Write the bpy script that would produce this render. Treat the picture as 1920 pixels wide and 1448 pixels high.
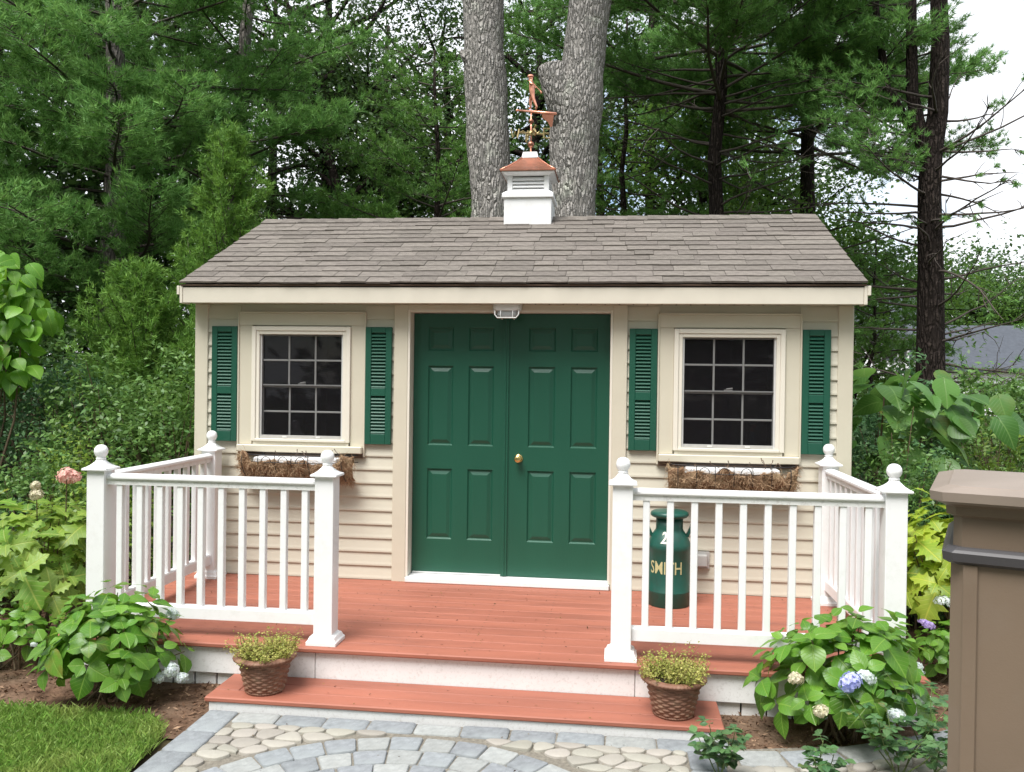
import bpy, bmesh, math, random
import numpy as np
from mathutils import Vector, Matrix, Euler, noise as mnoise

# ------------------------------------------------------------------ scene
for o in list(bpy.data.objects):
    bpy.data.objects.remove(o)
S = bpy.context.scene
COL = S.collection
S.view_settings.view_transform = 'Standard'
S.view_settings.look = 'None'
S.view_settings.exposure = 1.14
S.view_settings.gamma = 1.0
S.view_settings.use_curve_mapping = False
S.render.resolution_x, S.render.resolution_y = 1024, 772

# camera (solved from the door, window, railing and roof corners)
cam = bpy.data.cameras.new('camera')
camo = bpy.data.objects.new('camera', cam)
COL.objects.link(camo)
S.camera = camo
cam.sensor_width = 36.0
cam.lens = 1599.27 / 1920 * 36
cam.clip_end = 900
cam.clip_start = 0.05
RZ, RX, RO = 0.1211, -0.0091, -0.0133
_m = (Matrix.Rotation(RZ, 3, 'Z') @ Matrix.Rotation(RX, 3, 'X') @ Matrix.Rotation(RO, 3, 'Y'))
_r = Matrix((_m.col[0], _m.col[2], -_m.col[1])).transposed()
CAM = Vector((0.8028, -6.3916, 1.5656))
camo.matrix_world = Matrix.Translation(CAM) @ _r.to_4x4()

# daylight: high thin cloud, big soft sun from front left
SUN_EL, SUN_AZ = math.radians(61), math.radians(208)     # azimuth clockwise from +Y
w = bpy.data.worlds.new('World')
S.world = w
w.use_nodes = True
nt = w.node_tree
nt.nodes.clear()
sky = nt.nodes.new('ShaderNodeTexSky')
sky.sky_type = 'NISHITA'
sky.sun_disc = False
sky.sun_elevation = SUN_EL
sky.sun_rotation = SUN_AZ
tc = nt.nodes.new('ShaderNodeTexCoord')
nz = nt.nodes.new('ShaderNodeTexNoise')
nz.inputs['Scale'].default_value = 2.6
nz.inputs['Detail'].default_value = 7
nz.inputs['Roughness'].default_value = 0.6
rp = nt.nodes.new('ShaderNodeValToRGB')
rp.color_ramp.elements[0].position = 0.36
rp.color_ramp.elements[1].position = 0.52
mx = nt.nodes.new('ShaderNodeMix')
mx.data_type = 'RGBA'
mx.inputs[7].default_value = (6.2, 6.4, 6.7, 1)
bg = nt.nodes.new('ShaderNodeBackground')
bg.inputs['Strength'].default_value = 0.1
wo = nt.nodes.new('ShaderNodeOutputWorld')
nt.links.new(tc.outputs['Generated'], nz.inputs['Vector'])
nt.links.new(nz.outputs['Fac'], rp.inputs['Fac'])
nt.links.new(rp.outputs['Color'], mx.inputs[0])
nt.links.new(sky.outputs['Color'], mx.inputs[6])
nt.links.new(mx.outputs[2], bg.inputs['Color'])
nt.links.new(bg.outputs['Background'], wo.inputs['Surface'])
sl = bpy.data.lights.new('sun', 'SUN')
sl.energy = 2.7
sl.angle = math.radians(32)
sl.color = (1.0, 0.975, 0.94)
so = bpy.data.objects.new('sun', sl)
COL.objects.link(so)
sd = Vector((math.sin(SUN_AZ) * math.cos(SUN_EL), math.cos(SUN_AZ) * math.cos(SUN_EL), math.sin(SUN_EL)))
so.rotation_euler = sd.to_track_quat('Z', 'Y').to_euler()
so.location = sd * 30

rng = random.Random(7)
nr = np.random.RandomState(11)
G = -0.254            # patio level; the deck top is z = 0

# ------------------------------------------------------------------ helpers
WL = {}
def put(o, parent=None, w=(0, 0, 0)):
    COL.objects.link(o)
    w = Vector(w)
    WL[o] = w
    if parent is not None:
        o.parent = parent
        o.location = w - WL[parent]
    else:
        o.location = w
    return o
def tag(o, label, cat, group=None):
    o['label'] = label
    o['category'] = cat
    if group: o['group'] = group
    return o
def thing(name, label, cat, loc=(0, 0, 0), group=None):
    return tag(put(bpy.data.objects.new(name, None), None, loc), label, cat, group)
def mesh(name, v, f, mat, smooth=False):
    m = bpy.data.meshes.new(name)
    m.from_pydata([tuple(x) for x in v], [], f)
    if mat: m.materials.append(mat)
    if smooth:
        m.shade_smooth()
    m.update()
    return m
def obj(name, m, parent=None, w=(0, 0, 0), rot=None, kind=None):
    o = put(bpy.data.objects.new(name, m), parent, w)
    if rot is not None: o.rotation_euler = rot
    if kind: o['kind'] = kind
    return o
BOXC = {}
def boxmesh(dx, dy, dz, bev, mat, name='box'):
    k = (round(dx, 4), round(dy, 4), round(dz, 4), bev, mat.name)
    if k not in BOXC:
        bm = bmesh.new()
        bmesh.ops.create_cube(bm, size=1)
        for v in bm.verts: v.co = Vector((v.co.x * dx, v.co.y * dy, v.co.z * dz))
        b = min(bev, min(dx, dy, dz) * .4)
        if b > 0:
            bmesh.ops.bevel(bm, geom=bm.edges[:], offset=b, segments=1, affect='EDGES', profile=.6)
        m = bpy.data.meshes.new(name)
        bm.to_mesh(m); bm.free()
        m.materials.append(mat)
        BOXC[k] = m
    return BOXC[k]
def box(name, parent, mat, x0, x1, y0, y1, z0, z1, bev=.003, rot=None, kind=None):
    m = boxmesh(x1 - x0, y1 - y0, z1 - z0, bev, mat, name)
    return obj(name, m, parent, ((x0 + x1) / 2, (y0 + y1) / 2, (z0 + z1) / 2), rot, kind)
class MB:
    def __init__(s): s.v = []; s.f = []
    def add(s, v, f):
        n = len(s.v); s.v += [Vector(x) for x in v]; s.f += [tuple(i + n for i in q) for q in f]; return s
    def box(s, x0, x1, y0, y1, z0, z1):
        return s.add([(x0,y0,z0),(x1,y0,z0),(x1,y1,z0),(x0,y1,z0),(x0,y0,z1),(x1,y0,z1),(x1,y1,z1),(x0,y1,z1)],
                     [(0,3,2,1),(4,5,6,7),(0,1,5,4),(1,2,6,5),(2,3,7,6),(3,0,4,7)])
    def tube(s, pts, rad, n=8, caps=True):
        pts = [Vector(p) for p in pts]
        if not isinstance(rad, (list, tuple)): rad = [rad] * len(pts)
        vs = []; fs = []
        a = None
        for i, p in enumerate(pts):
            d = (pts[min(i + 1, len(pts) - 1)] - pts[max(i - 1, 0)])
            if d.length < 1e-9: d = Vector((0, 0, 1))
            d.normalize()
            if a is None:
                a = d.orthogonal().normalized()
            a = (a - d * a.dot(d))
            if a.length < 1e-6: a = d.orthogonal()
            a.normalize(); b = d.cross(a)
            for k in range(n):
                t = 2 * math.pi * k / n
                vs.append(p + (a * math.cos(t) + b * math.sin(t)) * rad[i])
        for i in range(len(pts) - 1):
            for k in range(n):
                k2 = (k + 1) % n
                fs.append((i * n + k, i * n + k2, (i + 1) * n + k2, (i + 1) * n + k))
        if caps:
            fs.append(tuple(range(n))[::-1]); fs.append(tuple((len(pts) - 1) * n + k for k in range(n)))
        return s.add(vs, fs)
    def lathe(s, prof, c=(0, 0, 0), n=24, fn=None, ang0=0.0):
        vs = []; fs = []; c = Vector(c)
        for i, (r, z) in enumerate(prof):
            for k in range(n):
                t = 2 * math.pi * k / n + ang0
                rr = r + (fn(i, t) if fn else 0)
                vs.append(c + Vector((math.cos(t) * rr, math.sin(t) * rr, z)))
        for i in range(len(prof) - 1):
            for k in range(n):
                k2 = (k + 1) % n
                fs.append((i * n + k, i * n + k2, (i + 1) * n + k2, (i + 1) * n + k))
        fs.append(tuple(range(n))[::-1]); fs.append(tuple((len(prof) - 1) * n + k for k in range(n)))
        return s.add(vs, fs)
    def prism(s, poly, z0, z1):
        n = len(poly)
        v = [(x, y, z0) for x, y in poly] + [(x, y, z1) for x, y in poly]
        f = [tuple(range(n))[::-1], tuple(range(n, 2 * n))] + [(i, (i + 1) % n, n + (i + 1) % n, n + i) for i in range(n)]
        return s.add(v, f)
    def obj(s, name, mat, parent=None, org=None, smooth=False, kind=None, autosmooth=None):
        org = Vector(org) if org is not None else (sum(s.v, Vector()) / len(s.v))
        m = mesh(name, [v - org for v in s.v], s.f, mat, smooth)
        if autosmooth is not None: m.set_sharp_from_angle(angle=autosmooth)
        return obj(name, m, parent, org, None, kind)

# ------------------------------------------------------------------ materials
def newmat(name):
    m = bpy.data.materials.new(name); m.use_nodes = True
    return m, m.node_tree, m.node_tree.nodes['Principled BSDF']
def mat(name, col, rough=.6, var=.12, scale=6., bump=0., bscale=60., metal=0., spec=.5, coat=0., dirt=None, dscale=3., damt=.5, stretch=None, objvar=0., objhue=0., coords='Object', blotch=None):
    m, t, b = newmat(name)
    L = t.links.new
    b.inputs['Roughness'].default_value = rough
    b.inputs['Metallic'].default_value = metal
    b.inputs['Specular IOR Level'].default_value = spec
    b.inputs['Coat Weight'].default_value = coat
    tc = t.nodes.new('ShaderNodeTexCoord')
    vec = tc.outputs['Object' if coords == 'World' else coords]
    geo = t.nodes.new('ShaderNodeNewGeometry')
    vec = geo.outputs['Position'] if coords == 'World' else vec
    if stretch:
        mp = t.nodes.new('ShaderNodeMapping'); mp.inputs['Scale'].default_value = stretch
        L(vec, mp.inputs['Vector']); vec = mp.outputs['Vector']
    n = t.nodes.new('ShaderNodeTexNoise'); n.inputs['Scale'].default_value = scale; n.inputs['Detail'].default_value = 6
    L(vec, n.inputs['Vector'])
    hs = t.nodes.new('ShaderNodeHueSaturation'); hs.inputs['Color'].default_value = (*col, 1)
    mr = t.nodes.new('ShaderNodeMapRange')
    mr.inputs['From Min'].default_value = .3; mr.inputs['From Max'].default_value = .7
    mr.inputs['To Min'].default_value = 1 - var; mr.inputs['To Max'].default_value = 1 + var
    L(n.outputs['Fac'], mr.inputs['Value'])
    val = mr.outputs['Result']
    if objvar or objhue:
        oi = t.nodes.new('ShaderNodeObjectInfo')
        m2 = t.nodes.new('ShaderNodeMapRange'); m2.inputs['To Min'].default_value = 1 - objvar; m2.inputs['To Max'].default_value = 1 + objvar
        L(oi.outputs['Random'], m2.inputs['Value'])
        mm = t.nodes.new('ShaderNodeMath'); mm.operation = 'MULTIPLY'
        L(val, mm.inputs[0]); L(m2.outputs['Result'], mm.inputs[1]); val = mm.outputs[0]
        if objhue:
            m3 = t.nodes.new('ShaderNodeMath'); m3.operation = 'MULTIPLY'; m3.inputs[1].default_value = 7.31
            m4 = t.nodes.new('ShaderNodeMath'); m4.operation = 'FRACT'
            m5 = t.nodes.new('ShaderNodeMapRange'); m5.inputs['To Min'].default_value = .5 - objhue; m5.inputs['To Max'].default_value = .5 + objhue
            L(oi.outputs['Random'], m3.inputs[0]); L(m3.outputs[0], m4.inputs[0]); L(m4.outputs[0], m5.inputs['Value']); L(m5.outputs['Result'], hs.inputs['Hue'])
    L(val, hs.inputs['Value'])
    c = hs.outputs['Color']
    if dirt:
        n2 = t.nodes.new('ShaderNodeTexNoise'); n2.inputs['Scale'].default_value = dscale; n2.inputs['Detail'].default_value = 9; n2.inputs['Roughness'].default_value = .7
        L(vec, n2.inputs['Vector'])
        r2 = t.nodes.new('ShaderNodeMapRange'); r2.inputs['From Min'].default_value = .52; r2.inputs['From Max'].default_value = .72; r2.inputs['To Max'].default_value = damt
        L(n2.outputs['Fac'], r2.inputs['Value'])
        mxx = t.nodes.new('ShaderNodeMix'); mxx.data_type = 'RGBA'; mxx.inputs[7].default_value = (*dirt, 1)
        L(r2.outputs['Result'], mxx.inputs[0]); L(c, mxx.inputs[6]); c = mxx.outputs[2]
    if blotch:
        bcol, bsc, lo, hi = blotch
        n3 = t.nodes.new('ShaderNodeTexNoise'); n3.inputs['Scale'].default_value = bsc; n3.inputs['Detail'].default_value = 3
        L(vec, n3.inputs['Vector'])
        r3 = t.nodes.new('ShaderNodeMapRange'); r3.inputs['From Min'].default_value = lo; r3.inputs['From Max'].default_value = hi
        L(n3.outputs['Fac'], r3.inputs['Value'])
        mx3 = t.nodes.new('ShaderNodeMix'); mx3.data_type = 'RGBA'; mx3.inputs[7].default_value = (*bcol, 1)
        L(r3.outputs['Result'], mx3.inputs[0]); L(c, mx3.inputs[6]); c = mx3.outputs[2]
    L(c, b.inputs['Base Color'])
    if bump:
        n4 = t.nodes.new('ShaderNodeTexNoise'); n4.inputs['Scale'].default_value = bscale; n4.inputs['Detail'].default_value = 5
        L(vec, n4.inputs['Vector'])
        bp = t.nodes.new('ShaderNodeBump'); bp.inputs['Strength'].default_value = bump; bp.inputs['Distance'].default_value = .01
        L(n4.outputs['Fac'], bp.inputs['Height']); L(bp.outputs['Normal'], b.inputs['Normal'])
    return m
def leafmat(name, col, col2, trans=.35, rough=.45, obj_rand=True, veins=True, var=.3, spec=.4, attr=None):
    """leaf: two hues mixed by object (or face attribute) random, paler veins, light passing through"""
    m, t, b = newmat(name)
    L = t.links.new
    b.inputs['Roughness'].default_value = rough
    b.inputs['Specular IOR Level'].default_value = spec
    if attr:
        at = t.nodes.new('ShaderNodeAttribute'); at.attribute_name = attr; rnd = at.outputs['Fac']
    else:
        oi = t.nodes.new('ShaderNodeObjectInfo'); rnd = oi.outputs['Random']
    mxx = t.nodes.new('ShaderNodeMix'); mxx.data_type = 'RGBA'
    mxx.inputs[6].default_value = (*col, 1); mxx.inputs[7].default_value = (*col2, 1)
    L(rnd, mxx.inputs[0])
    c = mxx.outputs[2]
    if veins:      # a few leaves turning brown
        q1 = t.nodes.new('ShaderNodeMath'); q1.operation = 'MULTIPLY'; q1.inputs[1].default_value = 37.3; L(rnd, q1.inputs[0])
        q2 = t.nodes.new('ShaderNodeMath'); q2.operation = 'FRACT'; L(q1.outputs[0], q2.inputs[0])
        q3 = t.nodes.new('ShaderNodeMapRange'); q3.inputs['From Min'].default_value = .90; q3.inputs['From Max'].default_value = 1.; q3.inputs['To Max'].default_value = .75; L(q2.outputs[0], q3.inputs['Value'])
        tb_ = t.nodes.new('ShaderNodeTexCoord'); nb_ = t.nodes.new('ShaderNodeTexNoise'); nb_.inputs['Scale'].default_value = 2.2; L(tb_.outputs['Object'], nb_.inputs['Vector'])
        q4 = t.nodes.new('ShaderNodeMapRange'); q4.inputs['From Min'].default_value = .40; q4.inputs['From Max'].default_value = .60; L(nb_.outputs['Fac'], q4.inputs['Value'])
        q5 = t.nodes.new('ShaderNodeMath'); q5.operation = 'MULTIPLY'; L(q3.outputs['Result'], q5.inputs[0]); L(q4.outputs['Result'], q5.inputs[1])
        mb_ = t.nodes.new('ShaderNodeMix'); mb_.data_type = 'RGBA'; mb_.inputs[7].default_value = (.26, .20, .05, 1)
        L(q5.outputs[0], mb_.inputs[0]); L(c, mb_.inputs[6]); c = mb_.outputs[2]
    hs = t.nodes.new('ShaderNodeHueSaturation')
    ml = t.nodes.new('ShaderNodeMath'); ml.operation = 'MULTIPLY'; ml.inputs[1].default_value = 13.7
    fr = t.nodes.new('ShaderNodeMath'); fr.operation = 'FRACT'
    mr = t.nodes.new('ShaderNodeMapRange'); mr.inputs['To Min'].default_value = 1 - var; mr.inputs['To Max'].default_value = 1 + var
    L(rnd, ml.inputs[0]); L(ml.outputs[0], fr.inputs[0]); L(fr.outputs[0], mr.inputs['Value']); L(mr.outputs['Result'], hs.inputs['Value'])
    L(c, hs.inputs['Color']); c = hs.outputs['Color']
    if veins:
        tc = t.nodes.new('ShaderNodeTexCoord')
        sx = t.nodes.new('ShaderNodeSeparateXYZ'); L(tc.outputs['Object'], sx.inputs[0])
        ab = t.nodes.new('ShaderNodeMath'); ab.operation = 'ABSOLUTE'; L(sx.outputs['X'], ab.inputs[0])
        # side veins: stripes in (y - 0.8|x|)
        k = t.nodes.new('ShaderNodeMath'); k.operation = 'MULTIPLY_ADD'; k.inputs[1].default_value = -.8
        L(ab.outputs[0], k.inputs[0]); L(sx.outputs['Y'], k.inputs[2])
        sc = t.nodes.new('ShaderNodeMath'); sc.operation = 'MULTIPLY'; sc.inputs[1].default_value = 7.0; L(k.outputs[0], sc.inputs[0])
        pp = t.nodes.new('ShaderNodeMath'); pp.operation = 'PINGPONG'; pp.inputs[1].default_value = .5; L(sc.outputs[0], pp.inputs[0])
        v1 = t.nodes.new('ShaderNodeMapRange'); v1.inputs['From Min'].default_value = .0; v1.inputs['From Max'].default_value = .09; v1.inputs['To Min'].default_value = .45; v1.inputs['To Max'].default_value = 0
        L(pp.outputs[0], v1.inputs['Value'])
        v2 = t.nodes.new('ShaderNodeMapRange'); v2.inputs['From Min'].default_value = .008; v2.inputs['From Max'].default_value = .03; v2.inputs['To Min'].default_value = .7; v2.inputs['To Max'].default_value = 0
        L(ab.outputs[0], v2.inputs['Value'])
        mxm = t.nodes.new('ShaderNodeMath'); mxm.operation = 'MAXIMUM'; L(v1.outputs['Result'], mxm.inputs[0]); L(v2.outputs['Result'], mxm.inputs[1])
        mv = t.nodes.new('ShaderNodeMix'); mv.data_type = 'RGBA'
        mv.inputs[7].default_value = (min(1, col2[0] * 1.7), min(1, col2[1] * 1.35), col2[2] * 1.8, 1)
        L(mxm.outputs[0], mv.inputs[0]); L(c, mv.inputs[6]); c = mv.outputs[2]
        bp = t.nodes.new('ShaderNodeBump'); bp.inputs['Strength'].default_value = .5; bp.inputs['Distance'].default_value = .004; bp.invert = True
        L(mxm.outputs[0], bp.inputs['Height']); L(bp.outputs['Normal'], b.inputs['Normal'])
    L(c, b.inputs['Base Color'])
    tr = t.nodes.new('ShaderNodeBsdfTranslucent')
    hs2 = t.nodes.new('ShaderNodeHueSaturation'); hs2.inputs['Hue'].default_value = .485; hs2.inputs['Value'].default_value = 1.5
    L(c, hs2.inputs['Color']); L(hs2.outputs['Color'], tr.inputs['Color'])
    ms = t.nodes.new('ShaderNodeMixShader'); ms.inputs[0].default_value = trans
    L(b.outputs['BSDF'], ms.inputs[1]); L(tr.outputs['BSDF'], ms.inputs[2])
    L(ms.outputs[0], t.nodes['Material Output'].inputs['Surface'])
    return m

M = {}
M['siding'] = mat('vinyl_siding_beige', (.55, .52, .425), .5, .03, 3, .06, 90, objvar=.02)
M['trim'] = mat('beige_trim', (.565, .525, .42), .45, .03, 4, .03, 60)
M['fascia'] = mat('cream_fascia', (.63, .585, .495), .4, .04, 5, .03, 40)
M['frame'] = mat('window_vinyl_cream', (.70, .66, .57), .35, .02, 5)
M['white'] = mat('white_vinyl', (.80, .80, .80), .35, .015, 4, dirt=(.52, .50, .45), dscale=9, damt=.26)
M['subrailvinyl'] = mat('white_vinyl_mottled', (.74, .74, .72), .4, .03, 5, dirt=(.30, .28, .25), dscale=24, damt=.5)  # slightly greyer, more heavily mottled white for the sub rails
M['riser'] = mat('white_painted_riser', (.76, .76, .75), .5, .03, 5, dirt=(.25, .21, .17), dscale=60, damt=.35)
M['green'] = mat('dark_green_paint', (.009, .076, .046), .42, .06, 3, .05, 160, spec=.45)
M['greendoor'] = mat('dark_green_door_paint', (.009, .074, .044), .36, .08, 2.5, .10, 120, spec=.5, stretch=(1, 1, .25))
M['deck'] = mat('red_deck_stain', (.315, .112, .072), .6, .17, 3, .2, 60, spec=.35, dirt=(.18, .072, .052), dscale=3.4, damt=.6, objvar=.05, stretch=(.35, 2.2, 2.2), coords='World')
M['shingle'] = mat('asphalt_shingle', (.182, .162, .143), .95, .2, 18, .7, 260, spec=.1, objvar=.14, objhue=.005, dirt=(.125, .112, .10), dscale=9, damt=.5)
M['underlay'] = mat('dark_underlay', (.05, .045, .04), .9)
M['drip'] = mat('brown_drip_edge', (.12, .075, .05), .6)
M['copper'] = mat('weathered_copper', (.36, .15, .095), .36, .2, 6, .06, 30, metal=.85, dirt=(.14, .085, .06), dscale=5, damt=.8)
M['copperv'] = mat('bright_copper', (.80, .36, .24), .3, .12, 30, metal=.9)
M['brass'] = mat('polished_brass', (.75, .55, .22), .22, .06, 20, metal=1.)
M['brassold'] = mat('aged_brass', (.50, .40, .20), .4, .2, 30, metal=.8)
M['alu'] = mat('grey_sash_behind_screen', (.55, .55, .54), .5, .05, 10)
M['muntin'] = mat('pale_muntin', (.78, .78, .76), .5, .03, 10)
M['lamp'] = mat('grey_white_lamp_metal', (.62, .62, .60), .45, .05, 10)
M['lens'] = mat('prismatic_lamp_glass', (.38, .39, .40), .2, .2, 60, stretch=(1, 1, 6))
M['black'] = mat('black_wire', (.02, .02, .022), .5)
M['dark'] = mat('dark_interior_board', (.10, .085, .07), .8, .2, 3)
M['coco'] = mat('coir_fibre', (.23, .14, .085), .95, .35, 30, .8, 120, spec=.1, blotch=((.33, .25, .15), 9, .48, .66))
M['cocofib'] = mat('coir_strand', (.38, .26, .16), .9, .3, 50, spec=.1)
M['can'] = mat('green_enamel', (.008, .070, .050), .38, .12, 6, .05, 60, spec=.5, dirt=(.03, .03, .025), dscale=14, damt=.5)
M['gold'] = mat('cream_gold_paint', (.46, .43, .22), .6, .1, 60)
M['cream'] = mat('cream_white_paint', (.78, .76, .62), .6, .06, 60)
M['grey'] = mat('grey_plastic', (.42, .41, .39), .5, .06, 20)
M['pot'] = mat('brown_resin_pot', (.20, .098, .062), .6, .15, 14, .2, 90, spec=.35, blotch=((.27, .165, .11), 16, .5, .75))
M['soil'] = mat('potting_soil', (.035, .026, .02), .95, .5, 60, 1., 120, spec=.1)
M['pillar'] = mat('brown_enamel', (.180, .132, .094), .42, .10, 2.2, .04, 220, spec=.5, coat=.2, dirt=(.20, .16, .125), dscale=5, damt=.35)
M['pillarcap'] = mat('brown_cap_enamel', (.235, .19, .155), .5, .10, 4, .04, 200, spec=.5)
M['band'] = mat('dark_grey_band', (.055, .052, .055), .4, .05, 10)
M['blue'] = mat('bluestone_paver', (.230, .245, .255), .85, .16, 40, .35, 120, spec=.2, objvar=.13, objhue=.012, dirt=(.14, .15, .15), dscale=9, damt=.5, blotch=((.28, .30, .305), 5, .5, .75))
M['greyp'] = mat('pale_grey_paver', (.295, .305, .295), .85, .14, 40, .35, 120, spec=.2, objvar=.10, objhue=.015, dirt=(.21, .21, .195), dscale=9, damt=.5)
M['cobble'] = mat('buff_cobble', (.315, .296, .256), .8, .10, 9, .25, 90, spec=.25, objvar=.16, objhue=.02, dirt=(.24, .22, .18), dscale=11, damt=.45)
M['sand'] = mat('joint_sand', (.22, .20, .165), .95, .25, 50, .8, 200, spec=.05)
M['mulch'] = mat('bark_mulch_soil', (.115, .070, .046), .95, .45, 14, 1., 60, spec=.05, coords='World', blotch=((.17, .115, .08), 3, .45, .7))
M['floor'] = mat('forest_floor', (.045, .05, .02), .95, .5, 2.5, .8, 20, spec=.05, coords='World', blotch=((.07, .055, .03), .9, .45, .65))
M['turf'] = mat('lawn_soil', (.06, .075, .025), .95, .3, 6, .5, 60, spec=.05, coords='World')
M['housewhite'] = mat('white_clapboard', (.80, .80, .80), .6, .03, 1)
M['houseroof'] = mat('slate_grey_roof', (.060, .068, .082), .9, .15, 4, .3, 30)
M['houseglass'] = mat('dark_window', (.06, .07, .08), .1, .1, 3)
def glassmat(name, tint, gl=1.0):
    m, t, b = newmat(name); L = t.links.new
    tr = t.nodes.new('ShaderNodeBsdfTransparent'); tr.inputs['Color'].default_value = (*tint, 1)
    g = t.nodes.new('ShaderNodeBsdfGlossy'); g.inputs['Roughness'].default_value = .03; g.inputs['Color'].default_value = (.9, .93, .95, 1)
    fr = t.nodes.new('ShaderNodeFresnel'); fr.inputs['IOR'].default_value = 1.5
    ms = t.nodes.new('ShaderNodeMixShader')
    L(fr.outputs[0], ms.inputs[0]); L(tr.outputs[0], ms.inputs[1]); L(g.outputs[0], ms.inputs[2])
    L(ms.outputs[0], t.nodes['Material Output'].inputs['Surface'])
    return m
M['glass'] = glassmat('window_glass', (.5, .51, .51))
def screenmat():
    m, t, b = newmat('insect_screen'); L = t.links.new
    tr = t.nodes.new('ShaderNodeBsdfTransparent')
    d = t.nodes.new('ShaderNodeBsdfDiffuse'); d.inputs['Color'].default_value = (.018, .017, .019, 1)
    ms = t.nodes.new('ShaderNodeMixShader'); ms.inputs[0].default_value = .5
    L(tr.outputs[0], ms.inputs[1]); L(d.outputs[0], ms.inputs[2])
    L(ms.outputs[0], t.nodes['Material Output'].inputs['Surface'])
    return m
M['screen'] = screenmat()

# ------------------------------------------------------------------ SHED
HW = 2.474           # half width
DEP = 2.836          # depth
ZS = 2.12            # soffit
XW, WW, WZ0, WZ1 = 1.6205, .3963, 1.051, 1.9445      # window centre, half width, sill and head
DW, DZ0, DZ1 = .762, .045, 2.061                      # door opening
TX = .502            # half width of the beige window surround
TZ0, TZ1 = .965, 2.047
shed = thing('garden_shed', 'beige clapboard garden shed with dark green double doors and grey shingle roof', 'shed', (0, 0, 0))

# wall core with real openings, then one object per siding course
wall = obj('wall', mesh('wall', [], [], M['siding']), shed)
wb = MB()
ox = WW - .04
def frontcore(x0, x1, z0, z1): wb.box(x0, x1, .004, .09, z0, z1)
for s in (-1, 1):
    a, b_ = sorted((s * DW, s * (XW - ox))); frontcore(a, b_, -.02, ZS)
    a, b_ = sorted((s * (XW + ox), s * HW)); frontcore(a, b_, -.02, ZS)
    a, b_ = s * XW - ox, s * XW + ox
    frontcore(a, b_, -.02, WZ0 + .03); frontcore(a, b_, WZ1 - .03, ZS)
frontcore(-DW, DW, DZ1, ZS)
wb.box(-HW, HW, DEP - .09, DEP, -.02, ZS)
for s in (-1, 1):
    a, b_ = sorted((s * (HW - .09), s * (HW - .004)))
    wb.box(a, b_, .09, DEP - .09, -.02, ZS)
    # gable triangle
    x0, x1 = a, b_
    yr, zr = DEP / 2, ZS + .83
    wb.add([(x0, .0, ZS), (x0, DEP, ZS), (x0, yr, zr), (x1, .0, ZS), (x1, DEP, ZS), (x1, yr, zr)],
           [(0, 2, 1), (3, 4, 5), (0, 1, 4, 3), (1, 2, 5, 4), (2, 0, 3, 5)])
wall.data = mesh('wall', wb.v, wb.f, M['siding'])
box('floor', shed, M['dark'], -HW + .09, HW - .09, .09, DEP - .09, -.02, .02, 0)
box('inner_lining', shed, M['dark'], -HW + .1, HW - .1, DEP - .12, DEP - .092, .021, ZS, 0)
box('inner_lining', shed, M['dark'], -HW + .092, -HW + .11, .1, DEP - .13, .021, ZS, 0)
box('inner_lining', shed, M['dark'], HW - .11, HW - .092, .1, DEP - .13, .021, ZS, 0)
SIDC = {}
def siding(length, axis):
    k = (round(length, 3), axis)
    if k not in SIDC:
        e = .1052
        # Dutch-lap like profile: butt edge at the bottom stands proud
        pr = [(0, -.0015), (-.0165, 0), (-.0165, .012), (-.013, .03), (-.004, e), (0, e)]
        h = length / 2
        v = [(-h, y, z) for y, z in pr] + [(h, y, z) for y, z in pr]
        n = len(pr)
        f = [tuple(range(n)), tuple(range(2 * n - 1, n - 1, -1))] + [(i + 1, i, n + i, n + i + 1) for i in range(n - 1)]
        if axis == 'L': v = [(y, -x, z) for x, y, z in v]
        if axis == 'R': v = [(-y, x, z) for x, y, z in v]
        SIDC[k] = mesh('siding_board', v, f, M['siding'])
    return SIDC[k]
E_ = .1052
for c in range(20):
    z = .004 + c * E_
    segs = []
    for s in (-1, 1):
        a, b_ = sorted((s * .885, s * (HW - .085)))
        if z + E_ > TZ0 - .01 and z < TZ1:
            t0, t1 = s * XW - TX, s * XW + TX
            segs += [(a, t0 - .001), (t1 + .001, b_)]
        else:
            segs.append((a, b_))
    for a, b_ in segs:
        obj('siding_board', siding(b_ - a, 'F'), wall, ((a + b_) / 2, .004, z))
    for s, ax in ((-1, 'L'), (1, 'R')):
        obj('siding_board', siding(DEP - .17, ax), wall, (s * (HW - .004), DEP / 2, z))
for s in (-1, 1):       # corner boards
    a, b_ = sorted((s * (HW - .088), s * (HW + .018)))
    box('corner_board', shed, M['trim'], a, b_, -.022, .004, -.004, ZS - .001, .004)
    a, b_ = sorted((s * (HW + .001), s * (HW + .0175)))
    box('corner_board', shed, M['trim'], a, b_, .005, .09, -.004, ZS - .001, .004)
    box('corner_board', shed, M['trim'], a, b_, DEP - .09, DEP, -.004, ZS - .001, .004)

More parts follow.
